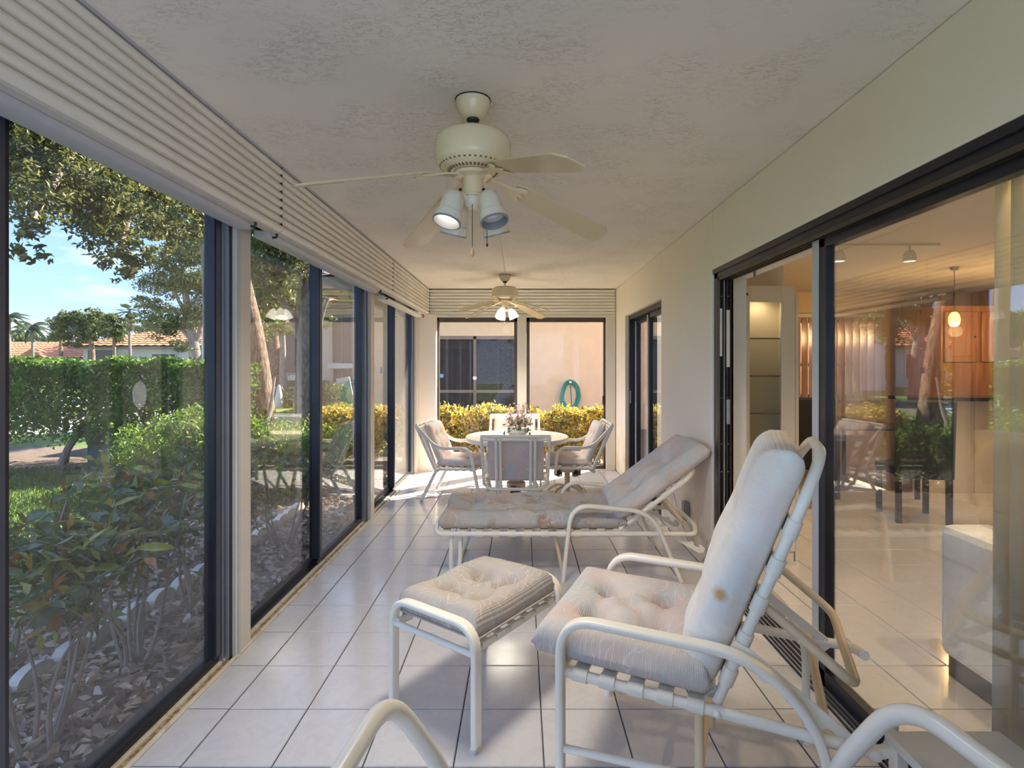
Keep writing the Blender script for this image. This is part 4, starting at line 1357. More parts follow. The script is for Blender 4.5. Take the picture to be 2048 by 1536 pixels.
        for k, a in enumerate((-120, 0, 120)):
            ar = math.radians(a)
            c = link('glass_shade', sh, r)
            c.matrix_local = Matrix.Translation((0.062 * math.cos(ar), 0.062 * math.sin(ar), 2.055)) @ Matrix.Rotation(ar, 4, 'Z') @ Matrix.Rotation(-math.radians(24), 4, 'Y')
            L = bpy.data.lights.new('fan_lamp', 'SPOT')
            L.energy = FAN_W * 1.1
            L.color = (1.0, 0.90, 0.75)
            L.spot_size = math.radians(140)
            L.spot_blend = 0.8
            L.shadow_soft_size = 0.16
            lo = bpy.data.objects.new('fan_lamp', L)
            COL.objects.link(lo)
            lo.parent = r
            lo.location = (0.11 * math.cos(ar), 0.11 * math.sin(ar), 1.92)
        m = MB()
        m.tube([(0.0, -0.045, 2.03), (0.0, -0.045, 1.89)], 0.002, 6)
        m.ball((0, -0.045, 1.885), (0.006, 0.006, 0.012), 8, 6)
        m.tube([(-0.03, -0.04, 2.03), (-0.03, -0.04, 1.86)], 0.0014, 6)
        m.build('pull_chain', M['brass'], r)
    return r
FAN_W = 12
fan((-0.189, 2.11, 0), -58, 'spots', 'nearer ivory ceiling fan with four white spotlight cups')
fan((-0.189, 6.19, 0), -44, 'tulip', 'farther ivory ceiling fan with glowing glass shades over the table')
# surface wiring channel on the ceiling between the two fans
o = MB().box(-0.192, 4.05, ZC - 0.012, -0.176, 6.05, ZC).build('wire_channel', M['trim_white'], bevel=0.002)
tag(o, 'narrow white wiring channel along the ceiling between the fans', 'cable channel')
o = MB().box(-0.235, 3.93, ZC - 0.035, -0.14, 4.06, ZC).build('junction_box', M['fan_white'], bevel=0.006)
tag(o, 'small white box where the ceiling wiring channel begins', 'junction box')
# ================================================================ CENTREPIECE (needs leaf meshes)
def leaf_mesh(name, P, size, mat, dirs=None, aspect=0.42, fold=0.18, up_bias=0.0, rnd=None, seed=1):
    """many small folded leaves (4 vertices, 2 triangles each) as one mesh"""
    g = np.random.default_rng(seed)
    P = np.asarray(P, dtype=np.float32)
    n = len(P)
    size = np.broadcast_to(np.asarray(size, dtype=np.float32), (n,))
    if dirs is None:
        d = g.normal(size=(n, 3)); d[:, 2] += up_bias
    else:
        d = np.asarray(dirs) + g.normal(size=(n, 3)) * 0.35
    d /= np.linalg.norm(d, axis=1, keepdims=True) + 1e-9
    q = g.normal(size=(n, 3)); q[:, 2] += 0.8
    s = np.cross(d, q); s /= np.linalg.norm(s, axis=1, keepdims=True) + 1e-9
    nn = np.cross(s, d)
    L = size[:, None]
    base = P - d * L * 0.5
    tip = P + d * L * 0.5 - nn * L * 0.10
    a = P - d * L * 0.05 + s * L * aspect * 0.5 + nn * L * fold * 0.5
    b = P - d * L * 0.05 - s * L * aspect * 0.5 + nn * L * fold * 0.5
    V = np.stack([base, a, tip, b], axis=1).reshape(-1, 3).astype(np.float32)
    idx = np.arange(n, dtype=np.int32)[:, None] * 4
    F = np.concatenate([idx + np.array([[0, 2, 1]]), idx + np.array([[0, 3, 2]])], axis=1).reshape(-1).astype(np.int32)
    me = bpy.data.meshes.new(name)
    me.vertices.add(n * 4)
    me.vertices.foreach_set('co', V.reshape(-1))
    me.loops.add(n * 6)
    me.loops.foreach_set('vertex_index', F)
    me.polygons.add(n * 2)
    me.polygons.foreach_set('loop_start', np.arange(0, n * 6, 3, dtype=np.int32))
    me.polygons.foreach_set('loop_total', np.full(n * 2, 3, dtype=np.int32))
    r = g.random(n) if rnd is None else np.clip(rnd, 0, 1)
    at = me.attributes.new('rnd', 'FLOAT', 'POINT')
    at.data.foreach_set('value', np.repeat(r, 4).astype(np.float32))
    me.materials.append(mat)
    me.update(calc_edges=True)
    me.validate()
    return me

def blob_points(c, r, n, g, shell=0.5, twigs=0):
    c = np.asarray(c, dtype=np.float64); r = np.asarray(r, dtype=np.float64)
    k = twigs or max(4, n // 45)
    t = g.normal(size=(k, 3)); t /= np.linalg.norm(t, axis=1, keepdims=True)
    rad = g.random(k) ** shell
    T = t * rad[:, None]
    w = g.integers(0, k, n)
    P = T[w] + g.normal(size=(n, 3)) * np.array([0.15, 0.15, 0.13])
    return c + P * r

def seed_of(name): return sum(ord(ch) * (i + 3) for i, ch in enumerate(name)) % 9973

def vase():
    r = empty('flower_arrangement', (-0.045, 5.98, 0.637), 0, 'dried pink flowers and grey leaves in a white shell bowl on the round table', 'flowers')
    prof = [(0.0, 0.004), (0.055, 0.0), (0.085, 0.012), (0.105, 0.04), (0.10, 0.065), (0.085, 0.055), (0.05, 0.03), (0.0, 0.028)]
    m = MB().lathe(prof, 22, cap=False)
    m.v = [(x * (1.15 + 0.12 * math.sin(7 * math.atan2(y, x))), y * (0.85 + 0.10 * math.sin(7 * math.atan2(y, x))), z + 0.03 * max(0, -x) * 5 * (z > 0.03)) for x, y, z in m.v]
    m.build('bowl', M['porcelain'], r, smooth=60)
    m = MB()
    m.tube(fillet([(-0.07, 0, 0.05), (-0.115, -0.02, 0.10), (-0.10, 0.0, 0.165), (-0.05, 0.01, 0.185), (-0.03, 0.0, 0.12)], 0.06, 5), 0.032, 10, scale=[0.5 + 0.5 * math.sin(PI * (i + 1) / 25) for i in range(20)])
    m.build('shell_ornament', M['glass_clear'], r, smooth=True)
    g = np.random.default_rng(5)
    st = MB()
    P, D = [], []
    for k in range(34):
        a, sp = g.random() * 6.28, 0.05 + 0.12 * g.random()
        h = 0.14 + 0.22 * g.random()
        tip = np.array([0.015 + sp * math.cos(a), sp * math.sin(a), h])
        st.tube([(0.01, 0, 0.03), tuple(tip * 0.6 + np.array([0, 0, 0.03])), tuple(tip)], 0.0018, 4)
        for q in range(9):
            P.append(tip * (0.55 + 0.5 * q / 9) + g.normal(size=3) * 0.014); D.append(tip)
    st.build('stem', M['twig'], r)
    tag(link('petals', leaf_mesh('petals', P, 0.03, M['petal_pink'], seed=3, aspect=0.7), r), kind='stuff')
    P = [np.array([0.02 + 0.10 * math.cos(a), 0.09 * math.sin(a), 0.10 + 0.05 * math.sin(3 * a)]) + g.normal(size=3) * 0.035 for a in np.linspace(0, 6.28, 50)]
    tag(link('leaves', leaf_mesh('leaves', P, 0.075, M['silk_leaf'], seed=4, aspect=0.5), r), kind='stuff')
vase()

# ================================================================ OUTSIDE
GZ = -0.12
tag(MB().box(-90, -30, GZ - 0.3, -1.56, 110, GZ).build('lawn', M['lawn']), kind='structure')
tag(MB().box(-1.56, 7.45, GZ - 0.3, 60, 110, GZ - 0.001).build('ground', M['mulch']), kind='structure')
# mulch bed along the glazing and round the far corner, with an irregular edge
def patch(name, pts, z, mat):
    n = len(pts)
    m = MB()
    m.prism(pts, z - 0.02, z)
    return tag(m.build(name, mat), kind='structure')
edge = [(-1.56, -1.7), (-1.56, 9.3), (-3.6, 9.3), (-3.9, 7.6)]
yy = 7.4
while yy > -1.7:
    edge.append((-3.35 - 0.9 * math.exp(-((yy - 5.2) / 1.0) ** 2) - 0.18 * math.sin(yy * 2.1) - 0.1 * math.sin(yy * 5.3), yy))
    yy -= 0.3
edge.append((-3.3, -1.7))
patch('mulch_bed', edge[::-1], GZ + 0.018, M['mulch'])
patch('mulch_under_hedge', [(-14, 8.1), (-7.5, 7.45), (-5.6, 7.7), (-4.2, 8.0), (-4.0, 10.0), (-14, 10.2)], GZ + 0.016, M['mulch'])
# pale driveway behind the hedge and beyond
patch('driveway', [(-46, 16), (-14, 11.5), (-9.0, 12.2), (-9.6, 15), (-12.8, 20), (-22, 27), (-48, 30)], GZ + 0.012, M['paving'])
patch('sandy_verge', [(-50, 30.5), (-24, 28), (-12.6, 20.6), (-9.5, 15.2), (-9.1, 15.8), (-12.0, 22), (-24, 30), (-50, 32)], GZ + 0.010, M['mulch'])

# grass blades on the near lawn
g = np.random.default_rng(2)
N = 52000
gx = -3.4 - 6.5 * g.random(N) ** 1.2
gy = 1.5 + 8.0 * g.random(N)
keep = (gx < -3.7 - 0.8 * np.exp(-((gy - 5.2) / 1.0) ** 2)) & (gy < 8.0)
P = np.stack([gx, gy, np.full(N, GZ + 0.022)], 1)[keep]
o = link('grass', leaf_mesh('grass', P, 0.05 + 0.03 * g.random(len(P)), M['grass'], dirs=np.tile([0.0, 0, 1.2], (len(P), 1)), aspect=0.16, seed=6))
tag(o, 'short green grass between the leafy bed and the tall hedge', 'grass', kind='stuff')
# dead leaves on the mulch
N = 9000
P = np.stack([-1.62 - 1.9 * g.random(N), 1.2 + 6.5 * g.random(N), GZ + 0.022 + 0.03 * g.random(N)], 1)
D = g.normal(size=(N, 3)); D[:, 2] *= 0.15
o = link('leaf_litter', leaf_mesh('leaf_litter', P, 0.05 + 0.05 * g.random(N), M['leaf_litter'], dirs=D * 2, aspect=0.45, seed=8))
tag(o, 'layer of dry brown leaves on the mulch bed under the left windows', 'leaf litter', kind='stuff')

# scalloped concrete edging stones
st = MB()
n = 10
prof = [(-0.15, 0), (0.15, 0), (0.15, 0.07)] + [(0.15 * math.cos(PI * k / n), 0.07 + 0.055 * math.sin(PI * k / n)) for k in range(1, n)] + [(-0.15, 0.07)]
st.M = Matrix.Diagonal((0.9, 0.70, 0.95, 1))
st.prism(prof, -0.03, 0.03, 'x')
sme = st.mesh('edging_stone', M['concrete'])
for k in range(19):
    y = 1.70 + k * 0.215
    o = link('edging_stone', sme, None, (-2.30 - 0.04 * math.sin(y * 1.1), y, GZ - 0.005), (0.06 * math.sin(k * 2.1), 0.05 * math.sin(k * 1.7) - 0.12, -0.05 * math.cos(y * 1.1)))
    tag(o, 'scalloped pale concrete edging stone in the leaf litter outside the left windows', 'edging stone', 'scalloped garden edging')

# ---- near croton shrubs with large leaves, one object each
lm = []
for v in range(6):
    t = NT('croton_leaf_%d' % v)
    cols = [((0.05, 0.11, 0.06), (0.08, 0.17, 0.08)), ((0.07, 0.16, 0.04), (0.14, 0.22, 0.05)), ((0.22, 0.28, 0.04), (0.40, 0.40, 0.06)), ((0.10, 0.18, 0.11), (0.17, 0.25, 0.16)), ((0.36, 0.12, 0.03), (0.40, 0.26, 0.06)), ((0.06, 0.13, 0.05), (0.16, 0.21, 0.06))][v]
    t.base(t.ramp(t.noise(9, 3), [(0.35, cols[0]), (0.65, cols[1])])).set(0.3)
    tl = t.n('BsdfTranslucent'); tl.inputs[0].default_value = cols[1] + (1,)
    ms = t.n('MixShader'); ms.inputs[0].default_value = 0.25
    t.l(t.b.outputs[0], ms.inputs[1]); t.l(tl.outputs[0], ms.inputs[2]); t.l(ms.outputs[0], t.out.inputs[0])
    m = MB()
    L, W = 0.13, 0.026
    vs, fs = [], []
    for i in range(6):
        u = i / 5
        w = W * math.sin(PI * min(1, u * 0.92 + 0.06)) ** 0.8
        z = -0.035 * u * u + 0.01 * u
        vs += [(L * u, -w, z + 0.010), (L * u, 0, z), (L * u, w, z + 0.010)]
    for i in range(5):
        a = 3 * i
        fs += [(a, a + 1, a + 4, a + 3), (a + 1, a + 2, a + 5, a + 4)]
    lm.append(m.add(vs, fs).mesh('leaf', t.m, 60))
def near_shrub(x, y, h, w, nl, nsmall, label, seed):
    r = random.Random(seed)
    root = empty('croton_shrub', (x, y, GZ), 0, label, 'shrub', 'croton shrubs under the left windows')
    b = MB()
    tips = []
    for k in range(7):
        a = r.uniform(0, 6.28)
        bend = r.uniform(0.2, 0.5)
        p0 = Vector((0.05 * math.cos(a), 0.05 * math.sin(a), 0))
        p1 = Vector((w * bend * math.cos(a), w * bend * math.sin(a), h * 0.42))
        p2 = Vector((w * r.uniform(0.6, 1) * math.cos(a + 0.4), w * r.uniform(0.6, 1) * math.sin(a + 0.4), h * r.uniform(0.75, 1)))
        b.tube(fillet([p0, p0.lerp(p1, 0.5) + Vector((r.uniform(-0.04, 0.04), r.uniform(-0.04, 0.04), 0)), p1, p2], 0.12, 3), 0.0085, 6, scale=[1.35 - 0.1 * i for i in range(10)])
        tips.append((p1, p2))
        for q in range(3):
            t = r.uniform(0.2, 0.9)
            s0 = p1.lerp(p2, t)
            s1 = s0 + Vector((r.uniform(-1, 1) * w * 0.55, r.uniform(-1, 1) * w * 0.55, r.uniform(0.05, 0.22)))
            b.tube([s0, s0.lerp(s1, 0.5) + Vector((0, 0, 0.02)), s1], 0.005, 5, scale=[1, 0.8, 0.5])
            tips.append((s0, s1))
    b.build('branches', M['twig'], root, smooth=True)
    for k in range(nl):
        p0, p1 = r.choice(tips)
        p = p0.lerp(p1, r.uniform(0.45, 1.05))
        yel = 1 if p.z > h * 0.8 else 0
        me = lm[r.choices(range(6), [3, 3, 1 + 3 * yel, 2, 0.8, 3])[0]]
        o = link('leaf', me, root, p, (r.uniform(-0.5, 0.5), r.uniform(-0.7, 0.35), r.uniform(0, 6.28)))
        s = r.uniform(0.65, 1.15)
        o.scale = (s, s, s)
    gg = np.random.default_rng(seed)
    P = []
    for k in range(nsmall):
        p0, p1 = r.choice(tips)
        P.append(np.array(p0.lerp(p1, r.uniform(0.3, 1.1))) + gg.normal(size=3) * 0.05)
    tag(link('leaves', leaf_mesh('leaves', P, 0.06 + 0.04 * gg.random(len(P)), M['leaf_near'], seed=seed, aspect=0.4), root), kind='stuff')
near_shrub(-1.90, 2.12, 0.86, 0.36, 80, 300, 'croton shrub nearest the camera, bluish drooping leaves, outside the first left window', 1)
near_shrub(-1.95, 2.72, 0.92, 0.40, 90, 360, 'second croton shrub from the camera with red tinged leaves and bare stems, first left window', 2)
near_shrub(-2.00, 3.35, 0.94, 0.42, 85, 420, 'third croton shrub from the camera with yellow tips, beside the window post', 3)
near_shrub(-2.75, 3.75, 0.70, 0.48, 60, 480, 'low croton shrub with green leaves behind the nearer row, beyond the edging stones', 4)
near_shrub(-2.00, 4.55, 0.85, 0.40, 50, 420, 'sparse croton shrub outside the second left window with thin bare stems', 5)
near_shrub(-2.62, 2.70, 0.74, 0.46, 60, 420, 'croton shrub at the lawn side of the edging stones near the camera', 6)
# ---- leafy masses
def shrub(name, label, cat, blobs, n, size, mat, seed, group=None, stems=None, base=(0, 0), shell=0.5, twig=True):
    root = empty(name, (base[0], base[1], GZ), 0, label, cat, group)
    gg = np.random.default_rng(seed)
    tot = sum(b[1][0] * b[1][1] + b[1][1] * b[1][2] + b[1][0] * b[1][2] for b in blobs)
    P = []
    for c, r in blobs:
        k = int(n * (r[0] * r[1] + r[1] * r[2] + r[0] * r[2]) / tot)
        P.append(blob_points((c[0] - base[0], c[1] - base[1], c[2] - GZ), r, k, gg, shell))
    P = np.concatenate(P)
    P = P[P[:, 2] > 0.03]
    tag(link('foliage', leaf_mesh('foliage', P, size * (0.7 + 0.6 * gg.random(len(P))), mat, seed=seed, up_bias=0.3), root), kind='stuff')
    if stems:
        m = MB()
        for pts, rad in stems:
            pts = [Vector((p[0] - base[0], p[1] - base[1], p[2] - GZ)) for p in pts]
            m.tube(fillet(pts, 0.25, 4), rad, 8, scale=None)
        m.build('stem', M['bark_pale'], root, smooth=True)
    return root
# tall ficus hedge: flat clipped top at Z 1.5, runs along X at Y about 8.6
def tall_hedge():
    root = empty('tall_hedge', (-8.2, 8.6, GZ), 0, 'tall clipped green hedge across the lawn with bare trunks below', 'hedge')
    gg = np.random.default_rng(31)
    N = 62000
    x = -4.0 + 8.6 * gg.random(N) - 0.15
    x = -12.6 + 8.2 * gg.random(N) + 8.2 - 0.0
    side = gg.random(N)
    y = np.where(side < 0.55, 8.05 + 0.22 * np.abs(gg.normal(size=N)), np.where(side < 0.8, 8.0 + 1.15 * gg.random(N), 9.1 - 0.2 * np.abs(gg.normal(size=N))))
    z = np.where((side >= 0.55) & (side < 0.8), 1.48 - 0.10 * np.abs(gg.normal(size=N)), 0.20 + 1.30 * gg.random(N) ** 0.8)
    clump = 0.10 * np.sin(x * 5.1 + np.sin(z * 6)) + 0.07 * np.sin(z * 9 + x * 3) + 0.05 * np.sin(x * 13)
    y = y + clump
    z = z + 0.035 * np.sin(x * 3.3) + 0.03 * np.sin(x * 9.7)
    low = (z < 0.55) & (gg.random(N) < 0.75 * (1 - (z - 0.2) / 0.35))
    P = np.stack([x + 8.2 - 8.2, y - 8.6, z - GZ], 1)[~low]
    # world X from -12.6 to -4.4
    P[:, 0] = P[:, 0]
    P[:, 0] += 0.0
    tag(link('foliage', leaf_mesh('foliage', P, 0.055 + 0.045 * gg.random(len(P)), M['leaf_hedge'], seed=32, aspect=0.5), root), kind='stuff')
    r = random.Random(4)
    for k in range(9):
        xx = -4.0 + 8.0 * k / 8 + r.uniform(-0.2, 0.2)
        for q in range(2):
            m = MB()
            dx = r.uniform(-0.45, 0.45)
            m.tube(fillet([(xx, -0.35 + 0.1 * q, 0), (xx + dx * 0.3, -0.32, 0.28), (xx + dx, -0.1, 0.75), (xx + dx * 1.3, 0, 1.35)], 0.3, 4), 0.05 if q == 0 else 0.034, 8, scale=[1.3] + [1.0] * 9 + [0.7] * 1 + [0.5])
            m.build('trunk', M['bark_pale'], root, smooth=True)
tall_hedge()
o = MB().box(-6.55, 8.15, GZ, -5.75, 8.75, 0.42).build('utility_box', M['green_box'], bevel=0.02)
tag(o, 'dark green utility box half hidden under the tall hedge', 'utility box')
MB().box(-6.60, 8.10, 0.42, -5.70, 8.80, 0.46).build('lid', M['green_box'], o, bevel=0.01)

shrub('bright_bush', 'bright lime green bush in front of the tall hedge', 'bush', [((-4.15, 6.6, 0.34), (0.75, 0.5, 0.52)), ((-3.6, 6.5, 0.40), (0.65, 0.5, 0.5)), ((-4.6, 6.9, 0.25), (0.5, 0.5, 0.40)), ((-3.9, 6.4, 0.72), (0.40, 0.3, 0.22)), ((-3.1, 6.4, 0.36), (0.55, 0.5, 0.48))],
      15000, 0.062, M['leaf_bush'], 51, stems=[([(-4.0, 6.6, GZ), (-4.1, 6.6, 0.3), (-4.3, 6.5, 0.7)], 0.02), ([(-3.6, 6.6, GZ), (-3.5, 6.5, 0.3), (-3.3, 6.5, 0.75)], 0.018)], base=(-4.0, 6.6))
shrub('clipped_bush', 'fresh green bush at the foot of the rough barked tree', 'bush', [((-2.75, 6.55, 0.30), (0.50, 0.42, 0.42)), ((-2.25, 6.7, 0.30), (0.42, 0.4, 0.40)), ((-2.65, 6.1, 0.18), (0.4, 0.35, 0.30))],
      9000, 0.058, M['leaf_bush'], 52, stems=[([(-2.6, 6.5, GZ), (-2.6, 6.5, 0.2), (-2.7, 6.5, 0.55)], 0.016)], base=(-2.6, 6.5))

# croton hedge behind the far windows: separate bushes in a clipped row
for k in range(8):
    x = -2.95 + k * 0.60
    bl = [((x, 8.55, 0.42), (0.36, 0.30, 0.36)), ((x + 0.1, 8.5, 0.62), (0.34, 0.28, 0.17)), ((x - 0.12, 8.6, 0.22), (0.32, 0.28, 0.26))]
    nth = ('leftmost', 'second from the left', 'third from the left', 'fourth from the left', 'fourth from the right', 'third from the right', 'second from the right', 'rightmost')[k]
    shrub('croton_hedge', 'yellow croton bush ' + nth + ' in the clipped row outside the far windows', 'hedge', bl, 4600, 0.075, M['leaf_croton'], 60 + k, group='croton hedge row',
          stems=[([(x + d, 8.5, GZ), (x + d * 2, 8.5, 0.2), (x + d * 3.5, 8.5, 0.55)], 0.012) for d in (-0.09, -0.02, 0.07)], base=(x, 8.55))

# ---- trees
def tree(name, label, base, trunk, r0, blobs, n, size, mat, bark, seed, branches=(), group=None, shell=0.55):
    root = empty(name, (base[0], base[1], GZ), 0, label, 'tree', group)
    tp = [Vector((p[0] - base[0], p[1] - base[1], p[2] - GZ)) for p in trunk]
    pts = fillet(tp, 0.8, 5)
    m = MB()
    L = len(pts)
    m.tube(pts, r0, 14, up=(0, 1, 0), scale=[(1.35 if i == 0 else 1.0) - 0.5 * i / L for i in range(L)])
    m.build('trunk', bark, root, smooth=True)
    for br, rad in branches:
        bp = fillet([Vector((p[0] - base[0], p[1] - base[1], p[2] - GZ)) for p in br], 0.6, 4)
        MB().tube(bp, rad, 9, scale=[1 - 0.6 * i / len(bp) for i in range(len(bp))]).build('branch', bark, root, smooth=True)
    gg = np.random.default_rng(seed)
    top = pts[-1]
    tw = MB()
    P = []
    tot = sum(b[1][0] * b[1][1] * b[1][2] for b in blobs) ** 1.0
    for c, r in blobs:
        k = int(n * (r[0] * r[1] * r[2]) / tot)
        P.append(blob_points((c[0] - base[0], c[1] - base[1], c[2] - GZ), [q * BS for q in r], k, gg, shell))
    P = np.concatenate(P)
    tag(link('crown', leaf_mesh('crown', P, size * (0.7 + 0.6 * gg.random(len(P))), mat, seed=seed), root), kind='stuff')
    return root, tw
def at(px, py, Y):      # a point seen at that place of the photograph, at depth Y
    return ((px - 1043) / 1082 * Y, Y, 1.41 - (py - 731) / 1082 * Y)
BS = 0.82
# big oak whose boughs hang over the near lawn
blobs = []
for px, py, Y, r in ((30, 270, 4.6, 0.55), (70, 330, 4.8, 0.60), (40, 400, 4.4, 0.40), (60, 470, 4.3, 0.22), (72, 505, 4.3, 0.15), (85, 520, 4.3, 0.10), (130, 310, 5.4, 0.55), (170, 370, 5.3, 0.55), (140, 400, 5.2, 0.36),
                     (210, 420, 5.8, 0.55), (250, 390, 5.9, 0.55), (230, 470, 5.6, 0.40), (260, 520, 5.4, 0.30), (240, 545, 5.3, 0.16), (265, 500, 5.4, 0.25), (300, 480, 5.8, 0.25), (300, 400, 6.4, 0.55), (340, 430, 6.8, 0.50), (330, 470, 6.5, 0.32),
                     (380, 430, 7.4, 0.50), (395, 470, 7.6, 0.40), (10, 190, 4.6, 0.7), (110, 230, 5.2, 0.8), (-60, 330, 4.6, 0.6), (200, 280, 6.2, 0.9), (300, 330, 7.0, 0.8)):
    c = at(px, py, Y)
    blobs.append((c, (r, r, r * 0.85)))
br = []
tb = (-4.86, 8.6)
for px, py, Y in ((70, 320, 4.8), (170, 360, 5.3), (250, 410, 5.8), (330, 410, 6.6), (100, 240, 5.2), (60, 440, 4.4), (240, 500, 5.5)):
    e = at(px, py, Y)
    s0 = (-5.2, 8.5, 4.6)
    mid = ((s0[0] + e[0]) / 2, (s0[1] + e[1]) / 2, max(s0[2], e[2]) + 0.5)
    br.append(([s0, mid, e], 0.06))
tree('oak_tree', 'large oak with boughs hanging over the near lawn, trunk beside the window frame', tb, [(-4.86, 8.6, GZ), (-4.92, 8.6, 2.2), (-5.0, 8.5, 4.6), (-5.0, 8.3, 7)], 0.14, blobs, 42000, 0.066, M['leaf_oak'], M['bark_pale'], 71, br)
# rough barked leaning tree by the post
tree('leaning_tree', 'rough brown barked tree trunk leaning left beside the white window post', (-4.55, 9.6), [(-4.52, 9.6, GZ), (-4.65, 9.6, 1.6), (-5.0, 9.6, 3.2), (-5.7, 9.7, 5.8)], 0.185,
     [((-5.6, 10.2, 5.4), (1.6, 1.4, 0.9)), ((-6.6, 10.0, 6.2), (1.5, 1.5, 0.9)), ((-4.4, 10.4, 6.2), (1.4, 1.4, 0.8))], 9000, 0.10, M['leaf_tree'], M['bark'], 72)
# forked tree beyond, its crown fills the second window
tree('forked_tree', 'pale trunked forked tree on the sunlit lawn behind the window stile', (-5.75, 14.3), [(-5.72, 14.3, GZ), (-5.72, 14.3, 2.0), (-5.62, 14.3, 4.2), (-5.4, 14.3, 6.0)], 0.24,
     [(at(520, 520, 13.0), (1.1, 1.2, 0.8)), (at(560, 540, 13.5), (0.9, 1.0, 0.75)), (at(590, 500, 14), (0.9, 1.1, 0.8)), (at(530, 590, 14.5), (0.9, 1.0, 0.7)), (at(500, 640, 15), (0.8, 1, 0.8)), (at(575, 600, 15), (0.6, 0.8, 0.5)), (at(540, 470, 13), (1.3, 1.2, 0.8)), (at(600, 450, 13.5), (1.0, 1.2, 0.8)), (at(560, 650, 18), (0.7, 0.9, 0.5))],
     26000, 0.105, M['leaf_tree'], M['bark_pale'], 73,
     branches=[([(-5.72, 14.3, 1.9), at(580, 625, 14.2), at(556, 588, 13.9), at(520, 570, 13.4)], 0.12), ([at(595, 640, 14.3), at(600, 580, 14.2), at(606, 520, 14)], 0.09), ([at(560, 590, 13.9), at(540, 540, 13.5)], 0.06)])
tree('bare_tree', 'slender forked tree with almost bare branches in front of the corner house', (-6.1, 18.5), [at(634, 775, 18.5)[:2] + (GZ,), at(637, 660, 18.5), at(645, 620, 18.5), at(662, 580, 18.5), at(665, 530, 18.5)], 0.11,
     [(at(650, 640, 19), (0.5, 0.5, 0.35)), (at(655, 590, 18.5), (0.12, 0.12, 0.12)), (at(640, 600, 22), (0.7, 0.7, 0.5))], 1500, 0.11, M['leaf_tree'], M['bark_pale'], 74,
     branches=[([at(637, 660, 18.5), at(628, 620, 18.5), at(630, 560, 18.5)], 0.05)])
tree('slim_tree', 'thin straight grey palm trunk with white painted foot on the far lawn', at(566, 770, 21)[:2], [at(566, 790, 21)[:2] + (GZ,), at(566, 700, 21), at(564, 600, 21)], 0.14,
     [(at(560, 560, 21), (1.2, 1.0, 0.7))], 2500, 0.14, M['leaf_tree'], M['bark_pale'], 75)
tree('dark_trunk_tree', 'dark double trunked tree against the white end of the far house', at(548, 745, 27)[:2], [at(551, 760, 27)[:2] + (GZ,), at(549, 680, 27), at(540, 610, 27)], 0.30,
     [(at(515, 620, 27), (2.0, 1.6, 1.3)), (at(545, 570, 27), (1.8, 1.6, 1.2)), (at(520, 670, 26), (1.0, 1.0, 0.9)), (at(505, 560, 27), (1.6, 1.6, 1.4))], 8000, 0.19, M['leaf_tree'], M['bark'], 76,
     branches=[([at(549, 690, 27), at(535, 670, 27), at(525, 640, 27)], 0.14), ([at(545, 755, 27), at(530, 720, 27), at(522, 690, 27)], 0.12)])
# broad tree at the end of the hedge, and the grove round the far houses
tree('broad_tree', 'broad loose crowned tree at the right end of the hedge near the oak trunk', at(390, 720, 21)[:2], [at(392, 728, 21)[:2] + (GZ,), at(390, 700, 21), at(380, 650, 21), at(370, 580, 21)], 0.22,
     [(at(350, 520, 21), (1.3, 1.2, 0.7)), (at(390, 500, 21), (1.1, 1.2, 0.8)), (at(330, 570, 21), (1.1, 1.2, 0.6)), (at(380, 560, 21), (1.2, 1.2, 0.7)), (at(310, 610, 21), (0.9, 1.0, 0.45)), (at(350, 640, 21), (1.4, 1.2, 0.6)), (at(400, 630, 21), (1.0, 1.0, 0.7)), (at(320, 660, 21), (1.0, 1, 0.5)), (at(375, 690, 21), (0.8, 0.9, 0.4)), (at(285, 650, 22), (0.6, 0.7, 0.3)), (at(410, 570, 21), (1, 1, 0.9))],
     17000, 0.13, M['leaf_tree'], M['bark_pale'], 77, branches=[([at(385, 700, 21), at(400, 660, 21), at(408, 620, 21)], 0.10), ([at(385, 680, 21), at(355, 650, 21), at(330, 610, 21)], 0.09), ([at(382, 640, 21), at(350, 590, 21), at(340, 540, 21)], 0.08)])
tree('rounded_tree', 'dark rounded twin trunked tree in front of the long red roofed house', at(186, 716, 36)[:2], [at(187, 722, 36)[:2] + (GZ,), at(184, 690, 36), at(178, 660, 36)], 0.17,
     [(at(125, 650, 36), (1.2, 1, 0.7)), (at(150, 640, 36), (1.2, 1.1, 0.8)), (at(185, 640, 36), (1.2, 1.1, 0.85)), (at(160, 670, 36), (1.4, 1.1, 0.7)), (at(125, 675, 36), (0.9, 0.9, 0.5)), (at(195, 665, 36), (0.9, 0.9, 0.7)), (at(150, 690, 36), (0.7, 0.7, 0.4))], 9000, 0.22, M['leaf_tree'], M['bark'], 78,
     branches=[([at(184, 690, 36), at(160, 665, 36), at(140, 650, 36)], 0.12), ([at(122, 712, 37), at(121, 690, 37), at(123, 670, 37)], 0.13)])
tree('distant_tree', 'small tree with sparse crown beside the fan palm', at(222, 700, 33)[:2], [at(230, 712, 33)[:2] + (GZ,), at(228, 680, 33), at(224, 650, 33)], 0.1,
     [(at(218, 640, 33), (0.9, 0.8, 0.6)), (at(226, 665, 33), (1.0, 0.8, 0.7)), (at(240, 660, 33), (0.7, 0.7, 0.5))], 2200, 0.24, M['leaf_tree'], M['bark'], 79)
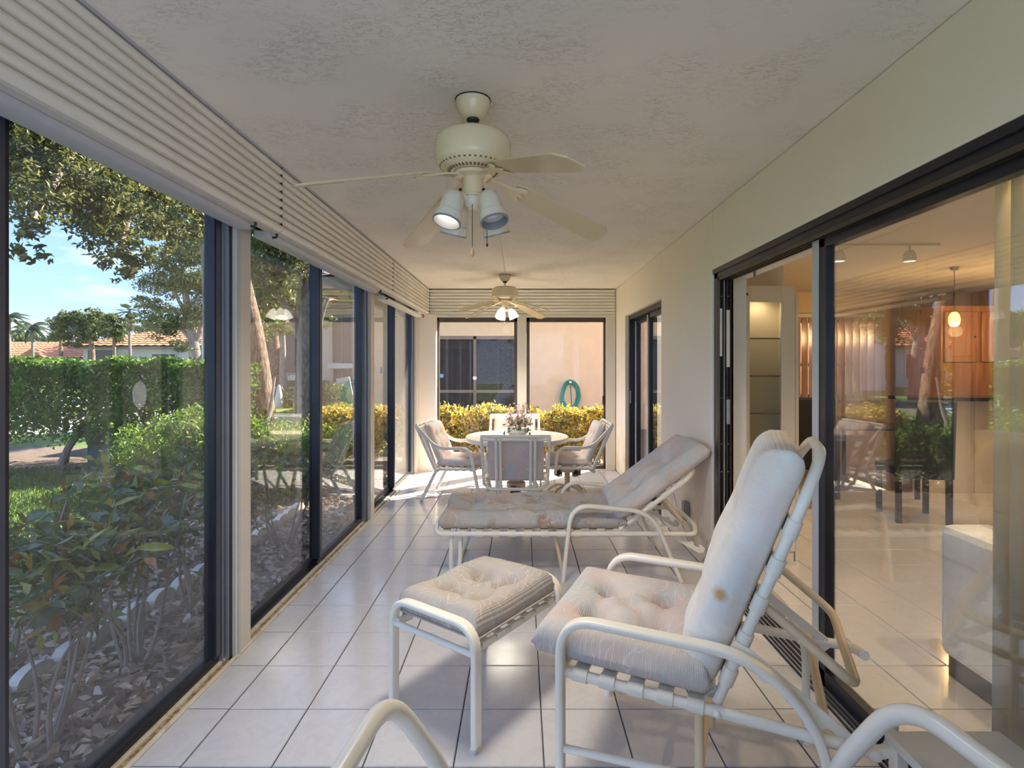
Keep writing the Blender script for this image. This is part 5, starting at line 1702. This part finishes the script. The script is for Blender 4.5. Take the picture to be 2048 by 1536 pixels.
for k, (px, py, Y, r, lb) in enumerate(((38, 672, 62, 1.6, 'olive treetop behind the long red roof at the left window edge'), (100, 680, 64, 1.3, 'small round treetop behind the red roof right of the feathery palm'), (300, 665, 60, 1.8, 'green treetop behind the house with the hipped roof'))):
    b = at(px, 725, Y)
    tree('distant_tree', lb, b[:2], [(b[0], b[1], GZ), (b[0], b[1], 2), at(px, py, Y)], 0.2, [(at(px, py, Y), (r * 1.4, r, r)), (at(px + 14, py + 6, Y), (r, r, r * 0.7))], 1400, 0.34, M['leaf_tree'], M['bark'], 80 + k)
# green masses right of the post, seen through the second window
tree('backdrop_tree', 'large light green tree behind the leaning trunk, filling the second window', at(530, 720, 58)[:2], [at(530, 738, 58)[:2] + (GZ,), at(530, 690, 58), at(528, 600, 58)], 0.5,
     [(at(510, 540, 58), (5.5, 3.8, 3.3)), (at(560, 560, 58), (4.8, 3.8, 2.9)), (at(505, 620, 58), (4, 3.8, 2.8)), (at(590, 610, 59), (3, 2.8, 1.9)), (at(540, 490, 58), (5.5, 3.8, 3.3)), (at(470, 560, 58), (3.8, 3.8, 3.8))], 11000, 0.45, M['leaf_tree'], M['bark'], 84)

# ---- palms
def palm(label, px, py, Y, r, kind, seed):
    top = at(px, py, Y)
    root = empty('palm_tree', (top[0], top[1], GZ), 0, label, 'palm')
    H = top[2] - GZ
    MB().tube([(0.1, 0, 0), (0.03, 0, H * 0.5), (0, 0, H)], 0.11, 8, scale=[1.25, 0.9, 0.8]).build('trunk', M['bark_pale'], root, smooth=True)
    rr = random.Random(seed)
    nf = 15
    for k in range(nf):
        a = 2 * PI * k / nf + rr.uniform(-0.2, 0.2)
        el = rr.uniform(-0.5, 0.9)
        m = MB()
        prev = None
        vs, fs = [], []
        if kind == 'feather':
            n = 7
            for i in range(n):
                t = i / (n - 1)
                x = r * t * math.cos(el * (1 - t))
                z = r * (math.sin(el) * t - 0.55 * t * t)
                w = r * 0.17 * math.sin(PI * (0.12 + 0.85 * t))
                vs += [(x, -w, z - w * 0.7), (x, 0, z), (x, w, z - w * 0.7)]
        else:
            n = 4
            for i in range(n):
                t = i / (n - 1)
                x = r * 0.8 * t * math.cos(el * 0.8)
                z = r * 0.8 * (math.sin(el) * t - 0.15 * t * t)
                w = r * (0.02, 0.04, 0.32, 0.14)[i]
                vs += [(x, -w, z - w * 0.2), (x, 0, z), (x, w, z - w * 0.2)]
        for i in range(n - 1):
            q = 3 * i
            fs += [(q, q + 1, q + 4, q + 3), (q + 1, q + 2, q + 5, q + 4)]
        m.add(vs, fs)
        o = m.build('frond', M['palm'], root, loc=(0, 0, H), rot=(0, 0, a))
    if kind == 'fan':
        MB().ball((0, 0, H - 0.75), (0.32, 0.32, 0.62), 10, 6).build('dead_skirt', M['leaf_litter'], root, smooth=True)
palm('feathery royal palm left of the rounded tree, rising above the red roof', 65, 650, 42, 1.35, 'feather', 1)
palm('tall fan palm with a brown skirt in front of the hipped roof house', 259, 622, 35.5, 0.95, 'fan', 2)
palm('palm half cut off by the dark stile at the window edge', 18, 632, 38, 1.2, 'feather', 3)
palm('drooping palm just left of the tall fan palm', 231, 655, 46, 1.2, 'feather', 4)

# ---- houses with clay tiled roofs
def tile_roof(name, root, corners_eave, ridge_a, ridge_b, nrows=9, ncols=26):
    """two sloping sides of barrel tile: courses as real steps, ribs as real waves"""
    e0, e1, e2, e3 = [Vector(p) for p in corners_eave]
    ra, rb = Vector(ridge_a), Vector(ridge_b)
    m = MB()
    for A, B, Cc, D in ((e0, e1, rb, ra), (e2, e3, ra, rb)):
        nrm = (B - A).cross(D - A).normalized()
        if nrm.z < 0: nrm = -nrm
        vs, fs = [], []
        nc = ncols * 2
        for j in range(nrows):
            for st in (0, 1):
                t = (j + st) / nrows
                for i in range(nc + 1):
                    u = i / nc
                    p = A.lerp(B, u).lerp(D.lerp(Cc, u), t) + nrm * ((0.05 if i % 2 else 0.0) + (0.05 if st == 0 else 0.0))
                    vs.append(tuple(p))
        for j in range(nrows * 2 - 1):
            for i in range(nc):
                a = j * (nc + 1) + i
                fs.append((a, a + 1, a + nc + 2, a + nc + 1))
        m.add(vs, fs)
    # hipped ends
    m.add([tuple(e1), tuple(e2), tuple(rb)], [(0, 1, 2)])
    m.add([tuple(e3), tuple(e0), tuple(ra)], [(0, 1, 2)])
    return m.build(name, M['terracotta'], root)
def house(label, x0, x1, y0, y1, ze, zr, mat, wins=(), inset=2.0):
    root = empty('house', ((x0 + x1) / 2, (y0 + y1) / 2, GZ), 0, label, 'house')
    cx, cy = (x0 + x1) / 2, (y0 + y1) / 2
    MB().box(x0 - cx, y0 - cy, 0, x1 - cx, y1 - cy, ze - GZ).build('wall', mat, root)
    o = 0.6
    tile_roof('tiled_roof', root, [(x0 - cx - o, y0 - cy - o, ze - GZ), (x1 - cx + o, y0 - cy - o, ze - GZ), (x1 - cx + o, y1 - cy + o, ze - GZ), (x0 - cx - o, y1 - cy + o, ze - GZ)], (x0 - cx + inset, 0, zr - GZ), (x1 - cx - inset, 0, zr - GZ), ncols=int((x1 - x0) / 0.5))
    MB().box(x0 - cx - o, y0 - cy - o, ze - GZ - 0.16, x1 - cx + o, y1 - cy + o, ze - GZ - 0.02).build('fascia', M['roof_edge'], root)
    for a, b, c, d in wins:
        w = MB().box(a - cx, y0 - cy - 0.06, b - GZ, c - cx, y0 - cy + 0.05, d - GZ).build('window_frame', M['white_stucco'], root)
        MB().box(a - cx + 0.1, y0 - cy - 0.08, b - GZ + 0.1, c - cx - 0.1, y0 - cy - 0.05, d - GZ - 0.1).build('window_pane', M['dark_win'], root)
    return root
h1 = house('long low red tiled house seen above the hedge at far left', -52, -36.2, 46, 56, 2.05, 3.6, M['white_stucco'], [(-41.8, 0.2, -39.6, 1.75), (-46, 0.4, -44, 1.75)], 3)
MB().prism([(-1.5, 0), (1.5, 0), (0, 0.9)], -6.4, -4.0, 'y').build('porch_gable', M['terracotta'], h1, loc=(3.6, 0, 2.0))
MB().box(-1.25, -6.2, 0, 1.25, -4.2, 2.1).build('porch_wall', M['white_stucco'], h1, loc=(3.6, 0, 0))
house('hipped red roofed house behind the fan palm', -30.8, -21, 38, 47, 2.75, 4.3, M['white_stucco'], [(-30.5, 0.2, -28.4, 2.6), (-26.0, 0.4, -24.2, 2.3), (-23.4, 0.4, -21.8, 2.3)], 3.2)
# white wall and shrubs along the far road
# two storey house seen through the second window
def corner_house():
    root = empty('two_storey_house', (-8.5, 24, GZ), 0, 'two storey beige house with dark screened porches beyond the lawn', 'house')
    def B(name, a, b, mat):
        return MB().box(a[0] + 8.5, a[1] - 24, a[2] - GZ, b[0] + 8.5, b[1] - 24, b[2] - GZ).build(name, mat, root)
    # right wing, nearer
    B('wall', (-9.6, 24, GZ), (-5.0, 32, 4.05), M['beige_stucco'])
    B('upper_screen', (-8.35, 23.9, 1.55), (-6.65, 24.05, 3.65), M['dark_win'])
    B('lower_screen', (-8.3, 23.9, -0.1), (-6.3, 24.05, 1.25), M['dark_win'])
    for x in (-7.5, -7.92, -7.08):
        B('screen_post', (x, 23.86, -0.1), (x + 0.04, 23.92, 3.65), M['roof_edge'])
    B('balcony_ledge', (-8.5, 23.7, 1.28), (-6.4, 24.0, 1.5), M['white_stucco'])
    B('corner_post', (-6.6, 23.85, 1.5), (-6.1, 24.02, 3.8), M['white_stucco'])
    B('fascia', (-10.2, 23.3, 3.95), (-4.6, 24.0, 4.15), M['roof_edge'])
    tile_roof('tiled_roof', root, [(-1.9, -0.8, 4.25), (4.2, -0.8, 4.25), (4.2, 9, 4.25), (-1.9, 9, 4.25)], (1.1, 3.2, 6.1), (1.2, 5, 6.1), 8, 14)
    # left wing, farther back
    B('wall', (-19.5, 33, GZ), (-12.2, 42, 3.4), M['white_stucco'])
    B('wall', (-17.2, 31.5, GZ), (-11.6, 33.2, 3.9), M['beige_stucco'])
    B('upper_screen', (-15.2, 31.4, 1.0), (-12.1, 31.55, 3.3), M['dark_win'])
    B('lower_screen', (-15.6, 31.4, -0.1), (-12.2, 31.55, 0.55), M['dark_win'])
    B('balcony_ledge', (-15.4, 31.2, 0.55), (-11.8, 31.5, 0.85), M['white_stucco'])
    B('porch_post', (-14.2, 31.1, GZ), (-13.7, 31.5, 0.6), M['white_stucco'])
    tile_roof('tiled_roof', root, [(-9.6, 6.6, 3.6), (-2.6, 6.6, 3.95), (-2.6, 16, 3.95), (-9.6, 16, 3.6)], (-6.5, 11, 6.0), (-4.0, 11, 6.3), 8, 16)
corner_house()
for k, (px, py, Y, r, lb) in enumerate(((582, 765, 20, 0.55, 'rounded green bush behind the forked tree trunk'), (650, 755, 21, 0.7, 'dull green bush in front of the screened house'), (535, 752, 28, 0.9, 'low clipped bush along the far house wall'))):
    c = at(px, py, Y)
    shrub('round_bush', lb, 'bush', [((c[0], c[1], GZ + r * 0.6), (r * 1.3, r, r * 0.75))], 2600, 0.11, M['leaf_tree'], 90 + k, base=c[:2])
c = at(558, 768, 19.5)
o = MB().lathe([(0.0, 0), (0.16, 0.0), (0.17, 0.2), (0.11, 0.5), (0.05, 0.8), (0.0, 0.85)], 12).build('garden_light', M['white_stucco'], smooth=40)
o.location = (c[0], c[1], GZ)
tag(o, 'small pale conical marker on the lawn beside the thin palm trunk', 'marker')
c = at(690, 745, 22)
o = MB().box(-0.28, -0.04, 0, 0.28, 0.04, 1.05).build('leaning_board', M['white_stucco'], bevel=0.01)
o.location = (c[0] + 0.1, 22.0, GZ); o.rotation_euler = (0.08, -0.16, 0)
tag(o, 'white board leaning near the screened house wall', 'board')

# ---- neighbouring wing across the narrow side garden: wall, screened porch, eave
def neighbour():
    root = empty('neighbour_wing', (0, 13, GZ), 0, 'cream stucco neighbouring house with screened porch behind the far windows', 'house')
    H = 3.35
    w = MB()
    w.box(-4.05, 0, 0, -2.5, 0.25, H); w.box(-0.06, 0, 0, 9, 0.25, H); w.box(-2.5, 0, 2.24, -0.06, 0.25, H)
    w.box(-4.05, 0.25, 0, -3.8, 9, H); w.box(-4.05, 5, 0, 9, 9, H)
    w.build('wall', M['cream_stucco'], root)
    w = MB()
    w.box(-2.5, 2.2, 0, -0.06, 2.3, 2.3); w.box(-2.5, 0.25, 2.24, -0.06, 2.3, 2.3)
    w.box(-2.6, 0.25, 0, -2.5, 2.3, 2.3); w.box(-0.06, 0.25, 0, 0.0, 2.3, 2.3)
    w.build('porch_wall', M['beige_stucco'], root)
    MB().box(-2.5, 0.25, 0, -0.06, 2.2, 0.1).build('porch_floor', M['beige_stucco'], root)
    MB().box(-2.45, 2.12, 0.1, -1.55, 2.19, 2.0).build('porch_slider', M['dark_win'], root)
    MB().box(-0.62, 2.12, 0.1, -0.25, 2.19, 2.0).build('porch_slider', M['dark_win'], root)
    f = MB()
    f.box(-2.5, 0.02, 2.16, -0.06, 0.10, 2.24)
    for x in (-2.5, -1.16, -0.14):
        f.box(x, 0.02, 0, x + 0.07, 0.10, 2.24)
    f.box(-2.5, 0.03, 0.87, -0.06, 0.09, 0.94)
    f.build('screen_frame', M['roof_edge'], root)
    MB().box(-2.5, 0.06, 0, -0.06, 0.066, 2.2).build('screen', M['screen'], root)
    e = MB()
    e.box(-4.75, -0.75, H - 0.05, 9, 9.5, H + 0.06)
    e.build('soffit', M['soffit'], root)
    e = MB()
    e.box(-4.80, -0.80, H - 0.1, 9, -0.72, H + 0.18); e.box(-4.82, -0.8, H - 0.1, -4.74, 9.5, H + 0.18)
    e.build('fascia', M['roof_edge'], root)
    for k in range(7):
        MB().box(-4.72, -0.4 + k * 1.3, H - 0.17, -4.05, -0.28 + k * 1.3, H - 0.05).build('rafter_tail', M['soffit'], root)
    tile_roof('tiled_roof', root, [(-4.8, -0.8, H + 0.18), (9, -0.8, H + 0.18), (9, 9.5, H + 0.18), (-4.8, 9.5, H + 0.18)], (0, 4.3, H + 1.9), (6, 4.3, H + 1.9), 12, 24)
neighbour()
def hose():
    root = empty('garden_hose', (1.165, 12.96, 0.70), 0, 'coiled green garden hose hanging on the cream wall behind the right far window', 'hose')
    rr = random.Random(3)
    for k in range(7):
        w, h = 0.15 + 0.013 * k, 0.27 + 0.016 * k
        m = MB()
        pts = []
        for i in range(28):
            a = 2 * PI * i / 28
            pts.append((w * math.cos(a) * (1.0 if math.sin(a) > 0 else 1.06) + 0.008 * math.sin(3 * a + k), -0.012 * k + rr.uniform(-0.005, 0.005), h * math.sin(a)))
        m.tube(pts, 0.013, 7, closed=True)
        m.build('coil', M['hose'], root, smooth=True)
    MB().tube([(0.0, -0.05, 0.24), (0.02, -0.06, 0.0), (0.03, -0.05, -0.3)], 0.013, 7).build('tail', M['hose'], root, smooth=True)
    MB().box(-0.03, -0.10, 0.29, 0.03, 0.04, 0.34).build('bracket', M['porcelain'], root, bevel=0.005)
hose()
def porch_plant(x, lab, sd):
    root = empty('potted_palm', (x, 13.9, GZ + 0.1), 0, lab, 'plant')
    MB().lathe([(0.0, 0), (0.13, 0), (0.18, 0.34), (0.19, 0.34), (0.19, 0.38), (0.16, 0.38), (0.15, 0.32), (0, 0.32)], 18).build('pot', M['beige_stucco'], root, smooth=40)
    rr = random.Random(sd)
    for k in range(16):
        a, el = 2 * PI * k / 16 + rr.uniform(-.2, .2), rr.uniform(0.5, 1.2)
        vs, fs = [], []
        for i in range(7):
            t = i / 6
            xx, z = 0.62 * t * math.cos(el), 0.36 + 0.95 * t * math.sin(el) - 0.35 * t * t
            w = 0.09 * math.sin(PI * (0.08 + 0.9 * t)) * (1 if i else 0.1)
            vs += [(xx, -w, z - w * 0.4), (xx, 0, z), (xx, w, z - w * 0.4)]
        for i in range(6):
            q = 3 * i
            fs += [(q, q + 1, q + 4, q + 3), (q + 1, q + 2, q + 5, q + 4)]
        MB().add(vs, fs).build('frond', M['palm'], root, rot=(0, 0, a))
porch_plant(-0.75, 'leafy potted plant inside the dark screened porch', 1)

# ================================================================ LIVING ROOM
def sofa():
    root = empty('sofa', (2.36, 1.5, 0), 0, 'white upholstered sofa with its back to the glass door', 'sofa')
    MB().box(-0.435, -1.05, 0.09, -0.20, 1.0, 0.685).build('back', M['sofa'], root, bevel=0.035)
    MB().box(-0.20, -1.05, 0.09, 0.52, 1.0, 0.30).build('base', M['sofa'], root, bevel=0.02)
    for y in (-1.05, 0.80):
        MB().box(-0.20, y, 0.30, 0.52, y + 0.2, 0.58).build('arm', M['sofa'], root, bevel=0.03)
    MB().box(-0.41, -1.02, 0.0, 0.50, 0.97, 0.09).build('plinth', M['black'], root)
    for y in (-0.82, 0.0):
        m, _ = cushion(0.70, 0.78, 0.16, edge=0.06, seed=61)
        m.build('seat_cushion', M['sofa'], root, smooth=80).matrix_local = Matrix.Translation((0.18, y + 0.36, 0.30))
        m, _ = cushion(0.76, 0.50, 0.20, edge=0.10, seed=62)
        m.build('back_cushion', M['sofa'], root, smooth=80).matrix_local = frame_mtx((-0.24, y + 0.53, 0.62), (0, 1, 0), (1, 0, 0.22))
sofa()
def curtain():
    root = empty('curtain', (1.50, 1.2, 0), 0, 'pale yellow pleated sheer curtain drawn behind the glass door', 'curtain')
    vs, fs = [], []
    n = 120
    for i in range(n + 1):
        y = 0.515 - 1.0 * i / n
        x = 0.028 * math.sin(i * 2 * PI / 6.5) + 0.010 * math.sin(i * 0.9)
        for z, k in ((0.03, 1.15), (1.0, 1.0), (1.98, 0.85), (2.035, 0.8)):
            vs.append((x * k, y, z))
    for i in range(n):
        for j in range(3):
            a = i * 4 + j
            fs.append((a, a + 4, a + 5, a + 1))
    o = MB().add(vs, fs).build('pleats', M['curtain'], root, smooth=True)
    s = o.modifiers.new('thick', 'SOLIDIFY'); s.thickness = 0.004
    MB().tube([(0, 0.53, 2.04), (0, -0.6, 2.04)], 0.012, 8).build('rod', M['int_white'], root, smooth=True)
curtain()
o = MB().box(1.43, 0.2, 1.985, 1.51, 3.59, 2.06).build('blind_cassette', M['int_white'], bevel=0.012)
tag(o, 'long white roller blind cassette above the inside of the glass door', 'blind')
MB().tube([(1.455, 0.25, 2.085), (1.455, 3.57, 2.085)], 0.022, 12).build('roller', M['bright_metal'], o, smooth=True)
for y in (2.35, 3.3):
    MB().box(1.423, y, 1.955, 1.431, y + 0.018, 2.03).build('bracket', M['bright_metal'], o)

def display_cabinet():
    root = empty('display_cabinet', (1.77, 3.96, 0), 0, 'tall white display cabinet with glass door and shelves inside the doorway', 'cabinet')
    w, d, h = 0.375, 0.13, 1.98
    x0, x1 = -w / 2, w / 2
    c = MB()
    c.box(x0, -0.07, 0, x0 + 0.02, d, h); c.box(x1 - 0.02, -0.07, 0, x1, d, h)
    c.box(x0 + 0.02, -0.07, h - 0.02, x1 - 0.02, d, h); c.box(x0 + 0.02, -0.07, 0, x1 - 0.02, d, 0.08)
    c.build('carcass', M['laminate'], root)
    MB().box(x0 + 0.02, d - 0.015, 0.08, x1 - 0.02, d - 0.005, h - 0.02).build('back_panel', M['int_wall'], root)
    f = MB()
    f.box(x0, -0.092, 0.08, x0 + 0.05, -0.072, h); f.box(x1 - 0.10, -0.092, 0.08, x1, -0.072, h)
    f.box(x0 + 0.05, -0.092, h - 0.115, x1 - 0.10, -0.072, h); f.box(x0 + 0.05, -0.092, 0.08, x1 - 0.10, -0.072, 0.80)
    f.build('door', M['laminate'], root, bevel=0.002)
    MB().box(x0 + 0.05, -0.085, 0.80, x1 - 0.10, -0.080, h - 0.115).build('door_pane', M['glass_clear'], root)
    for z in (1.06, 1.33, 1.60):
        MB().box(x0 + 0.02, -0.06, z, x1 - 0.02, d - 0.02, z + 0.008).build('shelf', M['glass_clear'], root)
        MB().box(x0 + 0.02, -0.064, z - 0.001, x1 - 0.02, -0.06, z + 0.009).build('shelf_edge', M['hose'] if False else M['roof_edge'], root)
    MB().lathe([(0.0, h - 0.032), (0.03, h - 0.032), (0.03, h - 0.02), (0, h - 0.02)], 16, (0, 0.02, 0)).build('fill_puck', M['bulb'], root, smooth=40)  # puck and its spot are added to brighten the dim shelves
    L = bpy.data.lights.new('cabinet_fill', 'SPOT')
    L.energy = 1.4; L.color = (1.0, 0.80, 0.52); L.spot_size = 2.6; L.spot_blend = 0.8; L.shadow_soft_size = 0.03
    lo = bpy.data.objects.new('cabinet_fill', L); COL.objects.link(lo); lo.parent = root; lo.location = (0, 0.02, h - 0.04)
    MB().ball((x0 + 0.028, -0.094, h - 0.06), (0.010, 0.005, 0.010), 10, 5).build('catch', M['black'], root)
display_cabinet()
o = MB().box(1.975, 3.90, 0.0, 2.0, 4.09, 1.93).build('folding_screen', M['int_white'], bevel=0.003)
tag(o, 'narrow white panel standing right of the display cabinet', 'panel')

def parsons_chair(loc, rz, label):
    root = empty('parsons_chair', loc, rz, label, 'chair')
    MB().box(-0.23, -0.25, 0.42, 0.23, 0.22, 0.50).build('seat', M['black_cloth'], root, bevel=0.02)
    m = MB()
    m.prism([(-0.25, 0.40), (-0.18, 0.40), (-0.21, 1.10), (-0.29, 1.10)], -0.23, 0.23, 'x')
    m.build('backrest', M['black_cloth'], root, bevel=0.02)
    for x in (-0.2, 0.2):
        for y in (-0.21, 0.18):
            MB().box(x - 0.02, y - 0.02, 0, x + 0.02, y + 0.02, 0.42).build('leg', M['black'], root)
parsons_chair((2.86, 5.45, 0), -0.4, 'black high backed dining chair beside the display cabinet')
parsons_chair((3.62, 5.02, 0), -0.2, 'black high backed dining chair beyond the glass door leaf')
def black_table():
    root = empty('living_dining_table', (3.75, 6.35, 0), 0, 'black glass topped dining table inside the living room', 'table')
    MB().box(-0.5, -0.75, 0.735, 0.5, 0.75, 0.75).build('tabletop', M['black_gloss'], root, bevel=0.004)
    for x in (-0.42, 0.42):
        for y in (-0.65, 0.65):
            MB().box(x - 0.018, y - 0.018, 0, x + 0.018, y + 0.018, 0.735).build('leg', M['black'], root)
black_table()
# window with vertical vanes at the end of the living room
wd = empty('window_7', (0, 0, 0), kind='structure')
f = MB()
f.box(3.84, 7.62, 0.95, 3.89, 7.68, 2.06); f.box(4.95, 7.62, 0.95, 5.0, 7.68, 2.06); f.box(3.84, 7.62, 2.01, 5.0, 7.68, 2.06); f.box(3.84, 7.62, 0.95, 5.0, 7.68, 1.0); f.box(3.84, 7.63, 1.40, 5.0, 7.67, 1.44)
f.build('frame', M['bronze'], wd)
bl = empty('vertical_blind', (4.42, 7.55, 2.08), 0, 'cream vertical blind on the far living room window', 'blind')
MB().box(-0.62, -0.03, 0, 0.62, 0.03, 0.05).build('headrail', M['int_white'], bl)
vme = MB().box(-0.008, -0.045, -1.16, 0.008, 0.045, 0).mesh('vane', M['blind'])
for k in range(12):
    link('vane', vme, bl, (-0.57 + k * 0.103, 0, 0), (0, 0, 0.45))
tag(MB().box(3.2, 8.9, GZ, 9, 9.1, 3.2).build('garden_wall', M['pink_wall']), 'pinkish wall outside the living room window', 'wall')
# kitchen
def kitchen():
    root = empty('pantry_cabinet', (5.45, 6.75, 0), 0, 'tall brown wooden kitchen cabinet at the back of the living room', 'cabinet')
    MB().box(-0.45, -0.3, 0, 0.45, 0.3, 2.12).build('body', M['wood'], root)
    for x in (-0.22, 0.22):
        for z0, z1 in ((0.1, 0.9), (1.45, 2.05)):
            dr = MB().box(x - 0.20, -0.325, z0, x + 0.20, -0.302, z1).build('door', M['wood'], root, bevel=0.006)
            MB().box(x - 0.14, -0.331, z0 + 0.07, x + 0.14, -0.325, z1 - 0.07).build('door_panel', M['wood'], dr, bevel=0.003)
            MB().ball((x + 0.15, -0.335, (z0 + z1) / 2), 0.012, 8, 5).build('knob', M['black'], dr)
    root = empty('breakfast_bar', (5.1, 6.0, 0), 0, 'long white panelled breakfast bar in front of the wooden cabinets', 'counter')
    for k in range(5):
        MB().box(-0.75 + k * 0.33, -0.02, 0.0, -0.75 + k * 0.33 + 0.322, 0.02, 1.02).build('panel', M['laminate'], root, bevel=0.003)
    MB().box(-0.80, -0.12, 1.02, 0.95, 0.35, 1.06).build('worktop', M['black_gloss'], root, bevel=0.004)
kitchen()
def pendant(x, y, z, label):
    root = empty('pendant_lamp', (x, y, z), 0, label, 'lamp')
    MB().tube([(0, 0, 0.09), (0, 0, ZC - z)], 0.004, 6).build('rod', M['spring'], root)
    MB().lathe([(0.03, ZC - z - 0.03), (0.045, ZC - z)], 14).build('canopy', M['bright_metal'], root, smooth=40)
    MB().lathe([(0.0, 0.085), (0.025, 0.08), (0.045, 0.045), (0.052, 0.0), (0.045, -0.045), (0.03, -0.065), (0, -0.065)], 18).build('shade', M['pendant_glow'], root, smooth=True)
    L = bpy.data.lights.new('pendant_bulb', 'POINT')
    L.energy = 9; L.color = (1.0, 0.62, 0.28); L.shadow_soft_size = 0.06
    lo = bpy.data.objects.new('pendant_bulb', L); COL.objects.link(lo); lo.parent = root; lo.location = (0, 0, -0.12)
pendant(4.56, 5.7, 1.89, 'amber glass pendant lamp glowing behind the glass door')
pendant(5.35, 5.7, 1.89, 'second amber pendant lamp, partly behind the yellow curtain')
def track_light(x, y, label, e):
    root = empty('track_light', (x, y, ZC), 0, label, 'lamp')
    MB().box(-0.5, -0.015, -0.02, 0.5, 0.015, 0).build('track', M['int_white'], root)
    for k in (-0.35, 0.25):
        MB().tube([(k, 0, -0.02), (k, 0, -0.06)], 0.008, 8).build('stem', M['int_white'], root)
        hd = MB().lathe([(0.0, -0.055), (0.03, -0.06), (0.045, -0.09), (0.05, -0.15), (0.046, -0.15), (0.04, -0.10), (0, -0.09)], 16, (k, 0, 0), cap=False).build('head', M['int_white'], root, smooth=40)
        MB().lathe([(0, -0.13), (0.03, -0.128), (0.04, -0.115), (0, -0.10)], 14, (k, 0, 0)).build('bulb', M['bulb'], hd, smooth=True)
        L = bpy.data.lights.new('track_bulb', 'SPOT')
        L.energy = e; L.color = (1.0, 0.76, 0.48); L.spot_size = 2.4; L.spot_blend = 0.8; L.shadow_soft_size = 0.04
        lo = bpy.data.objects.new('track_bulb', L); COL.objects.link(lo); lo.parent = root; lo.location = (k, 0, -0.155)
track_light(3.05, 4.6, 'white ceiling track light near the display cabinet', 15)
track_light(1.95, 1.75, 'added unseen fill light just inside the glass door above the sofa back', 22)  # out of view, added to brighten the sofa and curtain
track_light(4.2, 3.2, 'white ceiling track light over the sofa end of the living room', 9)
# bedroom drape behind the far sliding door
dr = empty('drape', (1.62, 5.3, 0), 0, 'brown drape hanging behind the far sliding door', 'curtain')
vs, fs = [], []
for i in range(61):
    y = -0.34 + 0.62 * i / 60
    x = 0.025 * math.sin(i * 0.75)
    vs += [(x, y, 0.03), (x, y, 2.05)]
for i in range(60):
    fs.append((2 * i, 2 * i + 2, 2 * i + 3, 2 * i + 1))
o = MB().add(vs, fs).build('pleats', M['drape_brown'], dr, smooth=True)
s = o.modifiers.new('thick', 'SOLIDIFY'); s.thickness = 0.004
